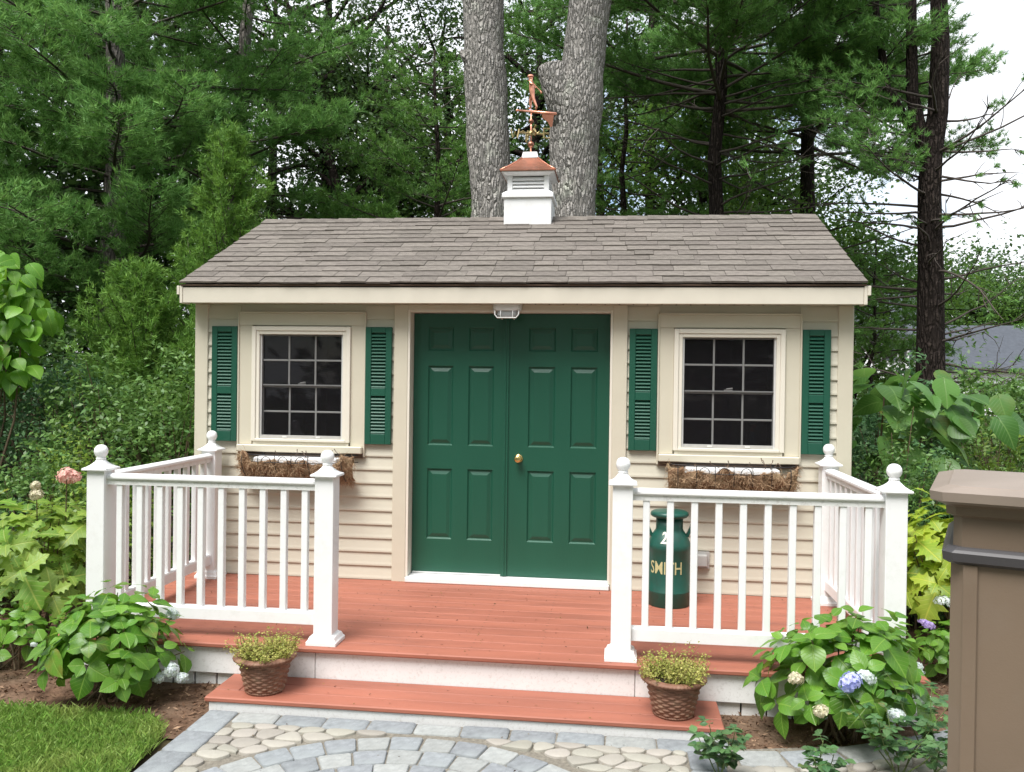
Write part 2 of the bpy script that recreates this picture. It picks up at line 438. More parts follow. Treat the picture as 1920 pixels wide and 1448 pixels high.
# soffit, fascia, rakes
ROV = .20            # eave overhang (shingle edge)
RH = 2.534           # roof half length
ZE, YR, ZR = 2.2647, 1.418, 3.0409
x = -RH + .03
while x < RH - .04:
    x1 = min(x + .104, RH - .03)
    box('soffit_board', shed, M['trim'], x, x1 - .007, -ROV + .045, .004, ZS, ZS + .012, .002)
    x += .104
box('soffit_backing', shed, M['underlay'], -RH + .03, RH - .03, -ROV + .05, .004, ZS + .013, ZS + .02, 0)
fas = box('fascia', shed, M['fascia'], -RH + .02, RH - .02, -ROV + .02, -ROV + .044, ZS - .008, ZE - .022, .004)
box('drip_edge', shed, M['drip'], -RH + .004, RH - .004, -ROV + .010, -ROV + .05, ZE - .0215, ZE - .010, .002)
for s in (-1, 1):       # stepped end pieces of the fascia and the raking boards
    a, b_ = sorted((s * (RH - .019), s * (RH + .004)))
    box('fascia_end', shed, M['fascia'], a, b_, -ROV + .016, -ROV + .14, ZS - .010, ZE - .022, .003)
    a, b_ = sorted((s * (RH + .0045), s * (RH + .026)))
    box('fascia_end', shed, M['fascia'], a, b_, -ROV + .012, -ROV + .12, ZS + .055, ZE - .022, .003)
    rk = MB()
    for y0, z0, y1, z1 in ((-ROV + .05, ZE - .02, YR, ZR - .02), (2 * YR + ROV - .05, ZE - .02, YR, ZR - .02)):
        xa, xb = s * (HW + .02), s * (RH - .021)
        rk.add([(xa, y0, z0 - .13), (xb, y0, z0 - .13), (xb, y0, z0), (xa, y0, z0), (xa, y1, z1 - .13), (xb, y1, z1 - .13), (xb, y1, z1), (xa, y1, z1)],
               [(0, 1, 2, 3), (7, 6, 5, 4), (0, 4, 5, 1), (1, 5, 6, 2), (2, 6, 7, 3), (3, 7, 4, 0)])
    rk.obj('rake_board', M['fascia'], shed)
box('fascia', shed, M['fascia'], -RH + .02, RH - .02, 2 * YR + ROV - .044, 2 * YR + ROV - .02, ZS - .008, ZE - .022, .004)

# roof: sheathing, then every shingle tab
roof = MB()
xs = RH - .022
yf, yb = -ROV + .02, 2 * YR + ROV - .02
roof.add([(-xs, yf, ZE - .018), (xs, yf, ZE - .018), (xs, YR, ZR - .012), (-xs, YR, ZR - .012), (xs, yb, ZE - .018), (-xs, yb, ZE - .018),
          (-xs, yf, ZE - .034), (xs, yf, ZE - .034), (xs, YR, ZR - .028), (-xs, YR, ZR - .028), (xs, yb, ZE - .034), (-xs, yb, ZE - .034)],
         [(0, 1, 2, 3), (3, 2, 4, 5), (7, 6, 9, 8), (8, 9, 11, 10), (6, 7, 1, 0), (5, 4, 10, 11), (1, 7, 8, 2), (2, 8, 10, 4), (6, 0, 3, 9), (9, 3, 5, 11)])
roof = roof.obj('roof', M['underlay'], shed, (0, YR, ZR))
slope = math.atan2(ZR - ZE, YR + ROV)
SL = math.hypot(ZR - ZE, YR + ROV)
EX = SL / 14
SHC = {}
def shingle(wd, kind):
    k = (wd, kind)
    if k not in SHC:
        r = random.Random(int(wd * 1000) + kind * 77)
        t = .0085 + .003 * kind
        ln = EX * 1.12
        n = 4
        bot = [(-wd / 2 + wd * i / n, r.uniform(-.003, .003)) for i in range(n + 1)]
        top = [(-wd / 2 + wd * i / n, ln) for i in range(n + 1)]
        v = []
        for px, py in bot: v.append((px, py, t))
        for px, py in top: v.append((px, py, .002))
        for px, py in bot: v.append((px, py, -.003))
        f = [(i, i + 1, n + 2 + i, n + 1 + i) for i in range(n)]
        b0 = 2 * (n + 1)
        f += [(b0 + i, b0 + i + 1, i + 1, i) for i in range(n)]
        v += [(-wd / 2, ln, -.004), (wd / 2, ln, -.004)]
        L0, R0 = len(v) - 2, len(v) - 1
        f += [(b0, 0, n + 1, L0), (n, b0 + n, R0, 2 * n + 1)]
        SHC[k] = mesh('shingle', v, f, M['shingle'])
    return SHC[k]
def slope_pt(x, d, back=False, lift=0.):
    y = -ROV + d * math.cos(slope); z = ZE - .004 + d * math.sin(slope)
    y -= lift * math.sin(slope); z += lift * math.cos(slope)
    if back: y = 2 * YR - y
    return (x, y, z)
WD = [.15, .19, .22, .26, .30, .34]
nsh = 0
def course(c, wx, place):
    x = -wx
    r = random.Random(c * 31 + 5)
    while x < wx - .01:
        wd = r.choice(WD)
        if wx - (x + wd) < .12: wd = wx - x
        wd = round(wd, 3)
        place(x + wd / 2, wd, r)
        x += wd
for c in range(14):
    def pl(xc, wd, r):
        global nsh
        o = obj('shingle', shingle(round(wd - .003, 3), r.randint(0, 1)), roof, slope_pt(xc, c * EX + r.uniform(-.003, .003), lift=r.uniform(0, .005)), (slope, 0, 0))
        nsh += 1
    course(c, RH - .001 + (.004 if c % 2 else 0), pl)
bk = MB()
for c in range(14):
    def plb(xc, wd, r):
        m = shingle(round(wd - .002, 3), 0)
        mt = Matrix.Translation(slope_pt(xc, c * EX, True)) @ Matrix.Rotation(math.pi, 4, 'Z') @ Matrix.Rotation(slope, 4, 'X')
        bk.add([mt @ v.co for v in m.vertices], [tuple(p.vertices) for p in m.polygons])
    course(c + 50, RH - .001, plb)
bk.obj('back_shingles', M['shingle'], roof, kind='stuff')
xx = -RH
rc = mesh('ridge_cap', [(0, -.11, -.045), (0, 0, .008), (0, .11, -.045), (.205, -.11, -.049), (.205, 0, .003), (.205, .11, -.049), (0, -.11, -.053), (0, .11, -.053)],
          [(0, 3, 4, 1), (1, 4, 5, 2), (6, 0, 1), (7, 1, 2), (6, 1, 7)], M['shingle'])
while xx < RH - .1:
    if not (-.2 < xx + .1 < .19) or True:
        obj('ridge_cap', rc, roof, (xx, YR, ZR + .004 + rng.uniform(0, .003)))
    xx += .18

# windows
def window(cx, label):
    wd = obj('window', mesh('window', [], [], M['frame']), shed, (cx, -.03, (WZ0 + WZ1) / 2))
    fb = MB(); o_ = WL[wd]
    def fr(x0, x1, y0, y1, z0, z1): fb.box(x0 - o_.x, x1 - o_.x, y0 - o_.y, y1 - o_.y, z0 - o_.z, z1 - o_.z)
    L, R = cx - WW, cx + WW
    # outer flange, then the set-back inner frame
    f1 = .034; f2 = .062
    fr(L, L + f1, -.042, .02, WZ0, WZ1); fr(R - f1, R, -.042, .02, WZ0, WZ1)
    fr(L + f1, R - f1, -.042, .02, WZ1 - f1, WZ1); fr(L + f1, R - f1, -.046, .02, WZ0, WZ0 + .022)
    fr(L + f1, L + f2, -.034, .03, WZ0 + .022, WZ1 - f1); fr(R - f2, R - f1, -.034, .03, WZ0 + .022, WZ1 - f1)
    fr(L + f2, R - f2, -.034, .03, WZ1 - f2, WZ1 - f1)
    wd.data = mesh('window', fb.v, fb.f, M['frame'])
    bv = wd.modifiers.new('b', 'BEVEL'); bv.width = .003; bv.segments = 1
    gx0, gx1, gz0, gz1 = L + f2, R - f2, WZ0 + .022, WZ1 - f2
    # screen frame and cloth in front of the sashes
    for a in ((gx0, gx0 + .014, gz0 + .001, gz1), (gx1 - .014, gx1, gz0 + .001, gz1)):
        box('screen_frame', wd, M['alu'], a[0], a[1], -.018, -.008, a[2], a[3], .001)
    box('screen_frame', wd, M['grey'], gx0 + .0145, gx1 - .0145, -.019, -.008, gz0 + .001, gz0 + .026, .001)
    for q in (-.13, .14):
        box('screen_latch', wd, M['lamp'], cx + q - .018, cx + q + .018, -.024, -.0195, gz0 + .006, gz0 + .020, .001)
    obj('screen', mesh('screen', [(gx0 - cx, 0, gz0 - 1.5), (gx1 - cx, 0, gz0 - 1.5), (gx1 - cx, 0, gz1 - 1.5), (gx0 - cx, 0, gz1 - 1.5)], [(0, 1, 2, 3)], M['screen']), wd, (cx, -.012, 1.5))
    zm = (gz0 + gz1) / 2 + .005
    for lo, hi, yy in ((gz0 + .001, zm, .026), (zm, gz1, .008)):
        for a, b_ in ((gx0, gx0 + .016), (gx1 - .016, gx1)):
            box('sash_stile', wd, M['alu'], a, b_, yy - .012, yy + .012, lo, hi, .002)
        cols = [gx0 + .016 + (gx1 - gx0 - .032) * i / 3 for i in range(4)]
        zlo = lo + (.02 if lo < zm - .1 and lo != zm else .012); zhi = hi - .012
        box('sash_rail', wd, M['alu'], gx0 + .0165, gx1 - .0165, yy - .014, yy + .012, lo, zlo, .002)
        box('sash_rail', wd, M['alu'], gx0 + .0165, gx1 - .0165, yy - .014, yy + .012, zhi, hi - .0005, .002)
        zmid = (zlo + zhi) / 2
        for i in (1, 2):
            box('muntin', wd, M['muntin'], cols[i] - .007, cols[i] + .007, yy - .009, yy - .003, zlo, zhi, .002)
        for i in range(3):
            box('muntin', wd, M['muntin'], cols[i] + (.0075 if i else 0), cols[i + 1] - (.0075 if i < 2 else 0), yy - .0085, yy - .003, zmid - .007, zmid + .007, .002)
            for z0, z1 in ((zlo, zmid), (zmid, zhi)):
                box('pane', wd, M['glass'], cols[i], cols[i + 1], yy, yy + .003, z0, z1, 0)
    lk = MB(); lk.box(cx - .03, cx + .03, -.006, .004, zm + .012, zm + .02); lk.tube([(cx - .015, -.004, zm + .024), (cx + .03, -.006, zm + .03)], .005, 6)
    lk.obj('sash_lock', M['lamp'], wd)
    # beige surround with thin raised edge, and sill
    box('window_surround', shed, M['trim'], cx - TX, cx - WW - .0005, -.024, .003, TZ0 + .06, TZ1 - .095, .002)
    box('window_surround', shed, M['trim'], cx + WW + .0005, cx + TX, -.024, .003, TZ0 + .06, TZ1 - .095, .002)
    box('window_surround', shed, M['trim'], cx - TX, cx + TX, -.026, .003, TZ1 - .0945, TZ1, .002)
    for s in (-1, 1):
        a, b_ = sorted((cx + s * TX, cx + s * (TX + .012)))
        box('surround_edge', shed, M['trim'], a, b_, -.034, .003, TZ0 - .02, TZ1 + .008, .002)
    box('surround_edge', shed, M['trim'], cx - TX, cx + TX, -.036, .003, TZ1 + .0005, TZ1 + .012, .002)
    box('window_sill', shed, M['trim'], cx - TX + .001, cx + TX - .001, -.072, .003, TZ0 + .005, TZ0 + .0595, .006)
    box('sill_backing', shed, M['drip'], cx - TX + .002, cx + TX - .002, -.028, .003, TZ0 - .03, TZ0 + .0045, .002)
    box('stool_board', shed, M['frame'], cx - WW + .01, cx + WW - .01, -.03, .003, TZ0 + .06, WZ0 - .0005, .002)
window(-XW, ''); window(XW, '')

# shutters
SLAT = None
def shutter(x0, x1):
    z0, z1 = 1.045, 1.944
    sh = obj('shutter', mesh('shutter', [], [], M['green']), shed, ((x0 + x1) / 2, -.02, (z0 + z1) / 2))
    o_ = WL[sh]; b = MB(); st = .046
    def fr(a0, a1, c0, c1, y0=-.04): b.box(a0 - o_.x, a1 - o_.x, y0 - o_.y, -.004 - o_.y, c0 - o_.z, c1 - o_.z)
    zc = z0 + .40
    fr(x0, x0 + st, z0, z1); fr(x1 - st, x1, z0, z1)
    fr(x0 + st, x1 - st, z1 - .045, z1); fr(x0 + st, x1 - st, zc - .03, zc + .03); fr(x0 + st, x1 - st, z0, z0 + .082)
    b.box(x0 + st - o_.x, x1 - st - o_.x, -.012 - o_.y, -.004 - o_.y, z0 + .08 - o_.z, z1 - .044 - o_.z)
    sh.data = mesh('shutter', b.v, b.f, M['green'])
    bv = sh.modifiers.new('b', 'BEVEL'); bv.width = .003; bv.segments = 1
    m = boxmesh(x1 - x0 - 2 * st - .001, .034, .006, .0015, M['green'], 'slat')
    for lo, hi in ((z0 + .086, zc - .034), (zc + .034, z1 - .049)):
        n = max(2, round((hi - lo) / .0262))
        for i in range(n):
            obj('slat', m, sh, ((x0 + x1) / 2, -.026, lo + (i + .5) * (hi - lo) / n), (math.radians(48), 0, 0))
for x0, x1 in ((-2.345, -2.136), (-1.105, -.9)): shutter(x0, x1)
for x0, x1 in ((.899, 1.103), (2.137, 2.332)): shutter(x0, x1)

# doors
def door(x0, x1, px):
    m = bmesh.new()
    z0, z1 = DZ0, DZ1 - .004
    xs_ = sorted({x0, x1} | {v for p in px for v in p})
    rows = [(.313, .859), (1.04, 1.655), (1.771, 1.951)]
    zs_ = sorted({z0, z1} | {v for p in rows for v in p})
    yf = .096
    vs = {}
    def V(x, y, z):
        k = (round(x, 4), round(y, 4), round(z, 4))
        if k not in vs: vs[k] = m.verts.new((x, y, z))
        return vs[k]
    def Q(a, b, c, d): m.faces.new((V(*a), V(*b), V(*c), V(*d)))
    for i in range(len(xs_) - 1):
        for j in range(len(zs_) - 1):
            a0, a1, b0, b1 = xs_[i], xs_[i + 1], zs_[j], zs_[j + 1]
            pan = any(abs(a0 - p[0]) < 1e-6 and abs(a1 - p[1]) < 1e-6 for p in px) and any(abs(b0 - r[0]) < 1e-6 and abs(b1 - r[1]) < 1e-6 for r in rows)
            if not pan:
                Q((a0, yf, b0), (a1, yf, b0), (a1, yf, b1), (a0, yf, b1))
            else:
                prev = (a0, a1, b0, b1, yf)
                for ins, dy in ((.010, .012), (.018, .012), (.044, .003)):
                    cur = (a0 + ins, a1 - ins, b0 + ins, b1 - ins, yf + dy)
                    p, q = prev, cur
                    P4 = lambda t: [(t[0], t[4], t[2]), (t[1], t[4], t[2]), (t[1], t[4], t[3]), (t[0], t[4], t[3])]
                    A, B = P4(p), P4(q)
                    for k in range(4):
                        Q(A[k], A[(k + 1) % 4], B[(k + 1) % 4], B[k])
                    prev = cur
                Q(*[(x, cur[4], z) for x, z in ((cur[0], cur[2]), (cur[1], cur[2]), (cur[1], cur[3]), (cur[0], cur[3]))])
    # edges and back
    for (a, b) in (((x0, z0), (x1, z0)), ((x1, z0), (x1, z1)), ((x1, z1), (x0, z1)), ((x0, z1), (x0, z0))):
        Q((a[0], yf, a[1]), (a[0], .06, a[1]), (b[0], .06, b[1]), (b[0], yf, b[1])) if False else None
    me = bpy.data.meshes.new('door')
    c = Vector(((x0 + x1) / 2, .10, (z0 + z1) / 2))
    for v in m.verts: v.co -= c
    b = MB(); b.box(x0 - c.x, x1 - c.x, yf + .014 - c.y, .14 - c.y, z0 - c.z, z1 - c.z)
    off = [m.verts.new(v) for v in b.v]
    for f in b.f: m.faces.new([off[i] for i in f])
    # rim joining face to slab
    for (a, bb) in (((x0, z0), (x1, z0)), ((x1, z0), (x1, z1)), ((x1, z1), (x0, z1)), ((x0, z1), (x0, z0))):
        q = [(a[0], yf, a[1]), (a[0], yf + .0139, a[1]), (bb[0], yf + .0139, bb[1]), (bb[0], yf, bb[1])]
        m.faces.new([m.verts.new(Vector(p) - c) for p in q])
    m.to_mesh(me); m.free()
    me.materials.append(M['greendoor'])
    return obj('door', me, shed, c)
d1 = door(-DW + .006, -.036, [(-.643, -.445), (-.325, -.128)])
d2 = door(-.03, DW - .006, [(.14, .344), (.462, .664)])
as_ = MB()
as_.box(-.058, -.012, .084, .0955, DZ0 + .001, DZ1 - .006); as_.tube([(-.034, .084, DZ0 + .001), (-.034, .084, DZ1 - .006)], .007, 8)
as_.obj('astragal', M['greendoor'], d2)
kb = MB()
kb.lathe([(.033, 0), (.033, .006), (.026, .011), (.013, .014), (.012, .03), (.022, .036), (.029, .047), (.029, .055), (.024, .064), (.012, .067), (.001, .0675)], n=20)
ko = obj('door_knob', mesh('door_knob', kb.v, kb.f, M['brass'], True), d2, (.072, .096, .952), (math.radians(90), 0, 0))
box('door_bottom_seal', d1, M['alu'], -DW + .01, -.04, .086, .0955, DZ0 - .001, DZ0 + .012, .002)
box('threshold', shed, M['white'], -DW - .012, DW + .012, -.055, .15, .0005, DZ0 - .0035, .006)
for s in (-1, 1):
    a, b_ = sorted((s * (DW + .016), s * .884))
    box('door_casing', shed, M['trim'], a, b_, -.026, .003, -.003, ZS - .001, .003)
    a, b_ = sorted((s * (DW - .003), s * (DW + .0155)))
    box('door_jamb', shed, M['frame'], a, b_, -.024, .15, DZ0 - .003, DZ1 + .018, .002)
box('door_casing', shed, M['trim'], -DW - .0155, DW + .0155, -.025, .003, DZ1 + .0185, ZS - .001, .002)
box('door_jamb', shed, M['frame'], -DW + .003, DW - .003, -.0235, .15, DZ1, DZ1 + .018, .002)

# cupola
CX, CY = -.003, YR
cu = obj('cupola', mesh('cupola', [], [], M['white']), shed, (CX, CY, 2.95))
b = MB(); o_ = WL[cu]
def sq(mb, hw0, z0, hw1, z1):
    mb.add([(-hw0, -hw0, z0), (hw0, -hw0, z0), (hw0, hw0, z0), (-hw0, hw0, z0), (-hw1, -hw1, z1), (hw1, -hw1, z1), (hw1, hw1, z1), (-hw1, hw1, z1)],
           [(0, 3, 2, 1), (4, 5, 6, 7), (0, 1, 5, 4), (1, 2, 6, 5), (2, 3, 7, 6), (3, 0, 4, 7)])
hb = .213
sq(b, hb, -.14, hb, .232)
sq(b, hb + .018, .232, hb + .018, .272)
sq(b, hb + .018, .272, hb - .022, .300)
cu.data = mesh('cupola', b.v, b.f, M['white'])
bv = cu.modifiers.new('b', 'BEVEL'); bv.width = .004
zt0, zt1 = 3.2505, 3.385
hu = hb - .026
for s in (-1, 1):
    for q in (-1, 1):
        x0, x1 = sorted((CX + s * hu, CX + s * (hu - .045))); y0, y1 = sorted((CY + q * hu, CY + q * (hu - .045)))
        box('cupola_corner', cu, M['white'], x0, x1, y0, y1, zt0, zt1, .003)
box('cupola_core', cu, M['black'], CX - hu + .04, CX + hu - .04, CY - hu + .04, CY + hu - .04, zt0, zt1, 0)
lv = boxmesh(2 * (hu - .045), .042, .008, .001, M['white'], 'louvre')
for i in range(4):
    z = zt0 + .013 + i * .032
    obj('louvre', lv, cu, (CX, CY - hu + .018, z), (math.radians(52), 0, 0))
    obj('louvre', lv, cu, (CX, CY + hu - .018, z), (math.radians(-52), 0, 0))
    obj('louvre', lv, cu, (CX + hu - .018, CY, z), (math.radians(35), 0, math.radians(90)))
    obj('louvre', lv, cu, (CX - hu + .018, CY, z), (math.radians(35), 0, math.radians(-90)))
b = MB()
sq(b, hu - .001, zt1 + .0005, hu + .05, zt1 + .022); sq(b, hu + .05, zt1 + .022, hu + .05, zt1 + .03)
mm_ = mesh('cupola_cornice', b.v, b.f, M['white']); obj('cupola_cornice', mm_, cu, (CX, CY, 0))
b = MB()
prof = [(hu + .062, zt1 + .0305), (hu + .062, zt1 + .038), (.185, zt1 + .085), (.13, zt1 + .133), (.072, zt1 + .190)]
for (h0, z0), (h1, z1) in zip(prof, prof[1:]): sq(b, h0, z0, h1, z1)
obj('cupola_roof', mesh('cupola_roof', b.v, b.f, M['copper']), cu, (CX, CY, 0))
for sx_ in (-1, 1):
    for sy_ in (-1, 1):
        b = MB(); b.tube([(sx_ * h, sy_ * h, z + .002) for h, z in prof[1:]], .006, 6)
        obj('roof_seam', mesh('roof_seam', b.v, b.f, M['copperv'], True), cu, (CX, CY, 0))
ztop = zt1 + .190
b = MB(); sq(b, .076, ztop + .0005, .064, ztop + .055)
obj('cupola_finial_block', mesh('cupola_finial_block', b.v, b.f, M['white']), cu, (CX, CY, 0))

# weathervane
zv = ztop + .055
vane = thing('weathervane', 'copper weathervane with a walking golfer above brass compass letters', 'weathervane', (CX, CY, zv))
V0 = Vector((CX, CY, 0))
b = MB(); b.tube([(CX, CY, zv - .03), (CX, CY, 4.03)], .0075, 10); b.obj('rod', M['copperv'], vane, smooth=True)
def ball(z, r, mt):
    b = MB(); b.lathe([(r * math.sin(math.pi * i / 12) + .0005, z - r * math.cos(math.pi * i / 12)) for i in range(13)], (CX, CY, 0), 18); b.obj('ball', mt, vane, smooth=True)
ball(3.712, .031, M['copper']); ball(3.925, .023, M['copper'])
zl = 3.815
b = MB()
ROT = math.radians(20)
dirs = [Vector((math.cos(ROT + k * math.pi / 2), math.sin(ROT + k * math.pi / 2), 0)) for k in range(4)]
for d in dirs:
    b.tube([V0 + Vector((0, 0, zl)), V0 + d * .115 + Vector((0, 0, zl))], .008, 6)
    b.tube([V0 + d * .05 + Vector((0, 0, zl)), V0 + d * .075 + Vector((0, 0, zl + .02)), V0 + d * .1 + Vector((0, 0, zl))], .004, 5)
b.lathe([(.018, zl - .02), (.022, zl), (.018, zl + .02)], (CX, CY, 0), 10)
b.obj('compass_arms', M['brassold'], vane)
def stroke(name, segs, org, ax, h, mt, parent, r=.0085):
    b = MB()
    for s_ in segs:
        b.tube([org + ax * (p[0] * h) + Vector((0, 0, p[1] * h)) for p in s_], r, 6)
    return b.obj(name, mt, parent)
LET = {'N': [[(-.35, -.5), (-.35, .5), (.35, -.5), (.35, .5)]], 'E': [[(.35, .5), (-.35, .5), (-.35, -.5), (.35, -.5)], [(-.35, 0), (.25, 0)]],
       'S': [[(.35, .4), (0, .5), (-.35, .3), (0, 0), (.35, -.3), (0, -.5), (-.35, -.4)]], 'W': [[(-.45, .5), (-.25, -.5), (0, .2), (.25, -.5), (.45, .5)]]}
for d, ch in zip(dirs, 'ENWS'):
    stroke('compass_letter', LET[ch], V0 + d * .15 + Vector((0, 0, zl + (.012 if ch in 'NE' else -.012))), d, .085, M['brassold'], vane)
# arm: tilts with the heading, runs towards the front right
A0, A1 = Vector((-.142, YR + .06, 4.047)), Vector((.235, YR - .10, 3.958))
AD = (A1 - A0).normalized()
b = MB(); b.tube([A0, A0 + AD * .2, A1], [.010, .013, .012], 10)
b.lathe([(.001, -.014), (.012, -.006), (.014, 0), (.012, .006), (.001, .014)], A0, 10)
b.obj('arm', M['copperv'], vane, smooth=True)
tl = MB()
side = AD.cross(Vector((0, 0, 1))).normalized() * .004
out = [(.27, .0), (.275, -.05), (.30, -.062), (.335, -.085), (.36, -.125), (.378, -.12), (.385, -.06), (.395, 0)]
pts = [A0 + Vector((AD.x, AD.y, AD.z)) * t + Vector((0, 0, z)) for t, z in out]
n = len(pts)
tl.add([p + side for p in pts] + [p - side for p in pts], [tuple(range(n)), tuple(range(2 * n - 1, n - 1, -1))] + [(i, n + i, n + (i + 1) % n, (i + 1) % n) for i in range(n)])
tl.obj('tail_plate', M['copper'], vane)
# golfer: one continuous skinned body
def skinned(name, joints, edges, root, mt, parent, sub=2):
    me = bpy.data.meshes.new(name)
    me.from_pydata([j[0] for j in joints], edges, [])
    me.materials.append(mt)
    o = obj(name, me, parent)
    md = o.modifiers.new('skin', 'SKIN'); md.use_smooth_shade = True
    for i, j in enumerate(joints):
        r = tuple(1.2 * q for q in (j[1] if isinstance(j[1], tuple) else (j[1], j[1])))
        me.skin_vertices[0].data[i].radius = r
        me.skin_vertices[0].data[i].use_root = (i == root)
    ss = o.modifiers.new('s', 'SUBSURF'); ss.levels = sub; ss.render_levels = sub
    return o
B0 = Vector((CX + .0, YR - .005, 4.03))
def gp(f, s, z): return tuple(B0 + AD * f + Vector((-AD.y, AD.x, 0)).normalized() * s + Vector((0, 0, z)))
J = [(gp(.005, 0, .148), (.026, .023)), (gp(.004, 0, .19), (.025, .022)), (gp(-.002, 0, .235), (.031, .024)), (gp(-.006, 0, .262), (.012, .012)), (gp(-.010, 0, .285), (.019, .021)), (gp(-.012, 0, .303), (.015, .017)),
     (gp(-.004, .012, .135), .017), (gp(-.020, .013, .078), .013), (gp(-.012, .013, .022), .009), (gp(-.036, .013, .012), .008),
     (gp(.018, -.012, .135), .017), (gp(.034, -.013, .085), .013), (gp(.066, -.013, .026), .009), (gp(.050, -.013, .006), .008),
     (gp(.0, .03, .245), .012), (gp(.018, .038, .215), .010), (gp(.012, .025, .20), .008),
     (gp(.004, -.03, .245), .012), (gp(.024, -.038, .218), .010), (gp(.022, -.02, .236), .008)]
EDG = [(0, 1), (1, 2), (2, 3), (3, 4), (4, 5), (0, 6), (6, 7), (7, 8), (8, 9), (0, 10), (10, 11), (11, 12), (12, 13), (2, 14), (14, 15), (15, 16), (2, 17), (17, 18), (18, 19)]
skinned('golfer_figure', J, EDG, 0, M['copperv'], vane)
b = MB(); b.tube([gp(-.03, -.02, .262), gp(.022, -.02, .238), gp(.105, -.02, .172)], .0035, 6); b.tube([gp(.102, -.02, .174), gp(.118, -.02, .158), gp(.112, -.02, .150)], .007, 6)
b.obj('golf_club', M['copperv'], vane)
b = MB(); b.lathe([(.001, .316), (.022, .316), (.029, .306), (.030, .298), (.001, .298)], tuple(B0 + AD * -.012), 12)
b.add([gp(-.03, -.012, .299), gp(-.045, 0, .297), gp(-.03, .012, .299), gp(-.02, 0, .302)], [(0, 1, 2, 3), (3, 2, 1, 0)])
b.obj('flat_cap', M['copperv'], vane)

# bulkhead light under the eave above the doors
lt = thing('bulkhead_light', 'caged white bulkhead lamp fixed under the eave above the green doors', 'lamp', (-.005, -.085, ZS))
b = MB()
def rrect(hx, hy, r, n=5):
    o = []
    for cx_, cy_, a in ((hx - r, hy - r, 0), (-hx + r, hy - r, 90), (-hx + r, -hy + r, 180), (hx - r, -hy + r, 270)):
        for i in range(n): t = math.radians(a + 90 * i / (n - 1)); o.append((cx_ + r * math.cos(t), cy_ + r * math.sin(t)))
    return o
def loft(secs, name, mt, parent, smooth=False, asm=.6):
    v = []; f = []; n = len(secs[0][0])
    for pl_, z in secs: v += [(x, y, z) for x, y in pl_]
    for i in range(len(secs) - 1):
        for k in range(n): f.append((i * n + k, i * n + (k + 1) % n, (i + 1) * n + (k + 1) % n, (i + 1) * n + k))
    f.append(tuple(range(n))[::-1]); f.append(tuple((len(secs) - 1) * n + k for k in range(n)))
    m = mesh(name, v, f, mt, smooth)
    if smooth: m.set_sharp_from_angle(angle=asm)
    return m
c0 = (-.005, -.085, 0)
obj('housing', loft([(rrect(.092, .058, .03), ZS - .055), (rrect(.104, .064, .03), ZS - .045), (rrect(.108, .066, .03), ZS - .0005)], 'housing', M['lamp'], None, True), lt, c0)
obj('lens', loft([(rrect(.06, .035, .03), ZS - .105), (rrect(.078, .046, .03), ZS - .09), (rrect(.082, .05, .03), ZS - .0555)], 'lens', M['lens'], None, True), lt, c0)
for yy in (-1,):
    b = MB(); b.tube([(-.09, -.052, ZS - .055), (-.088, -.056, ZS - .085), (-.07, -.058, ZS - .108), (.07, -.058, ZS - .108), (.088, -.056, ZS - .085), (.09, -.052, ZS - .055)], .0055, 8)
    obj('cage_hoop', mesh('cage_hoop', b.v, b.f, M['lamp'], True), lt, c0)
for q in (-.045, .045):
    b = MB(); b.tube([(q, -.056, ZS - .055), (q, -.058, ZS - .108), (q, .05, ZS - .112), (q, .054, ZS - .055)], .0045, 8)
    obj('cage_bar', mesh('cage_bar', b.v, b.f, M['lamp'], True), lt, c0)

# outdoor outlet cover
ou = thing('outlet_cover', 'small grey weatherproof outlet cover on the siding beside the milk can', 'outlet', (1.43, -.014, .25))
b = MB(); b.box(1.355, 1.502, -.022, -.008, .19, .312); b.obj('back_plate', M['grey'], ou)
b = MB(); b.box(1.36, 1.485, -.062, -.022, .205, .295); o = b.obj('hinged_cover', M['grey'], ou); bv = o.modifiers.new('b', 'BEVEL'); bv.width = .01; bv.segments = 2

# bottle standing inside the right window
bt = thing('spray_bottle', 'blue bottle with a red cap standing inside the window behind the glass', 'bottle', (1.82, .16, 1.03))
bt.location.z = 1.035
WL[bt] = Vector((1.82, .16, 1.035))
M['bluebottle'] = mat('blue_plastic', (.16, .27, .42), .3); M['redcap'] = mat('red_plastic', (.5, .03, .03), .4)
b = MB(); b.lathe([(.042, 1.035), (.045, 1.05), (.042, 1.11), (.02, 1.165), (.014, 1.19)], (1.82, .16, 0), 16); b.obj('bottle_body', M['bluebottle'], bt, smooth=True)
b = MB(); b.lathe([(.017, 1.1905), (.018, 1.215), (.012, 1.225)], (1.82, .16, 0), 12); b.box(1.80, 1.84, .10, .175, 1.225, 1.243); b.obj('cap', M['redcap'], bt)
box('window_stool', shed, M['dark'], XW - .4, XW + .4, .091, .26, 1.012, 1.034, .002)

# ------------------------------------------------------------------ DECK AND STEP
XL, XR, YF = -2.4918, 2.4725, -1.681
deck = thing('deck', 'low porch deck of red stained boards with white fascia', 'deck', (0, YF / 2, G))
nb = 12; y = YF
wdt = (abs(YF) - .004) / nb
for i in range(nb):
    box('deck_board', deck, M['deck'], XL, XR, YF + i * wdt + (.0 if i == 0 else .0025), YF + (i + 1) * wdt - .0025, -.028, 0, .006 if i == 0 else .003)
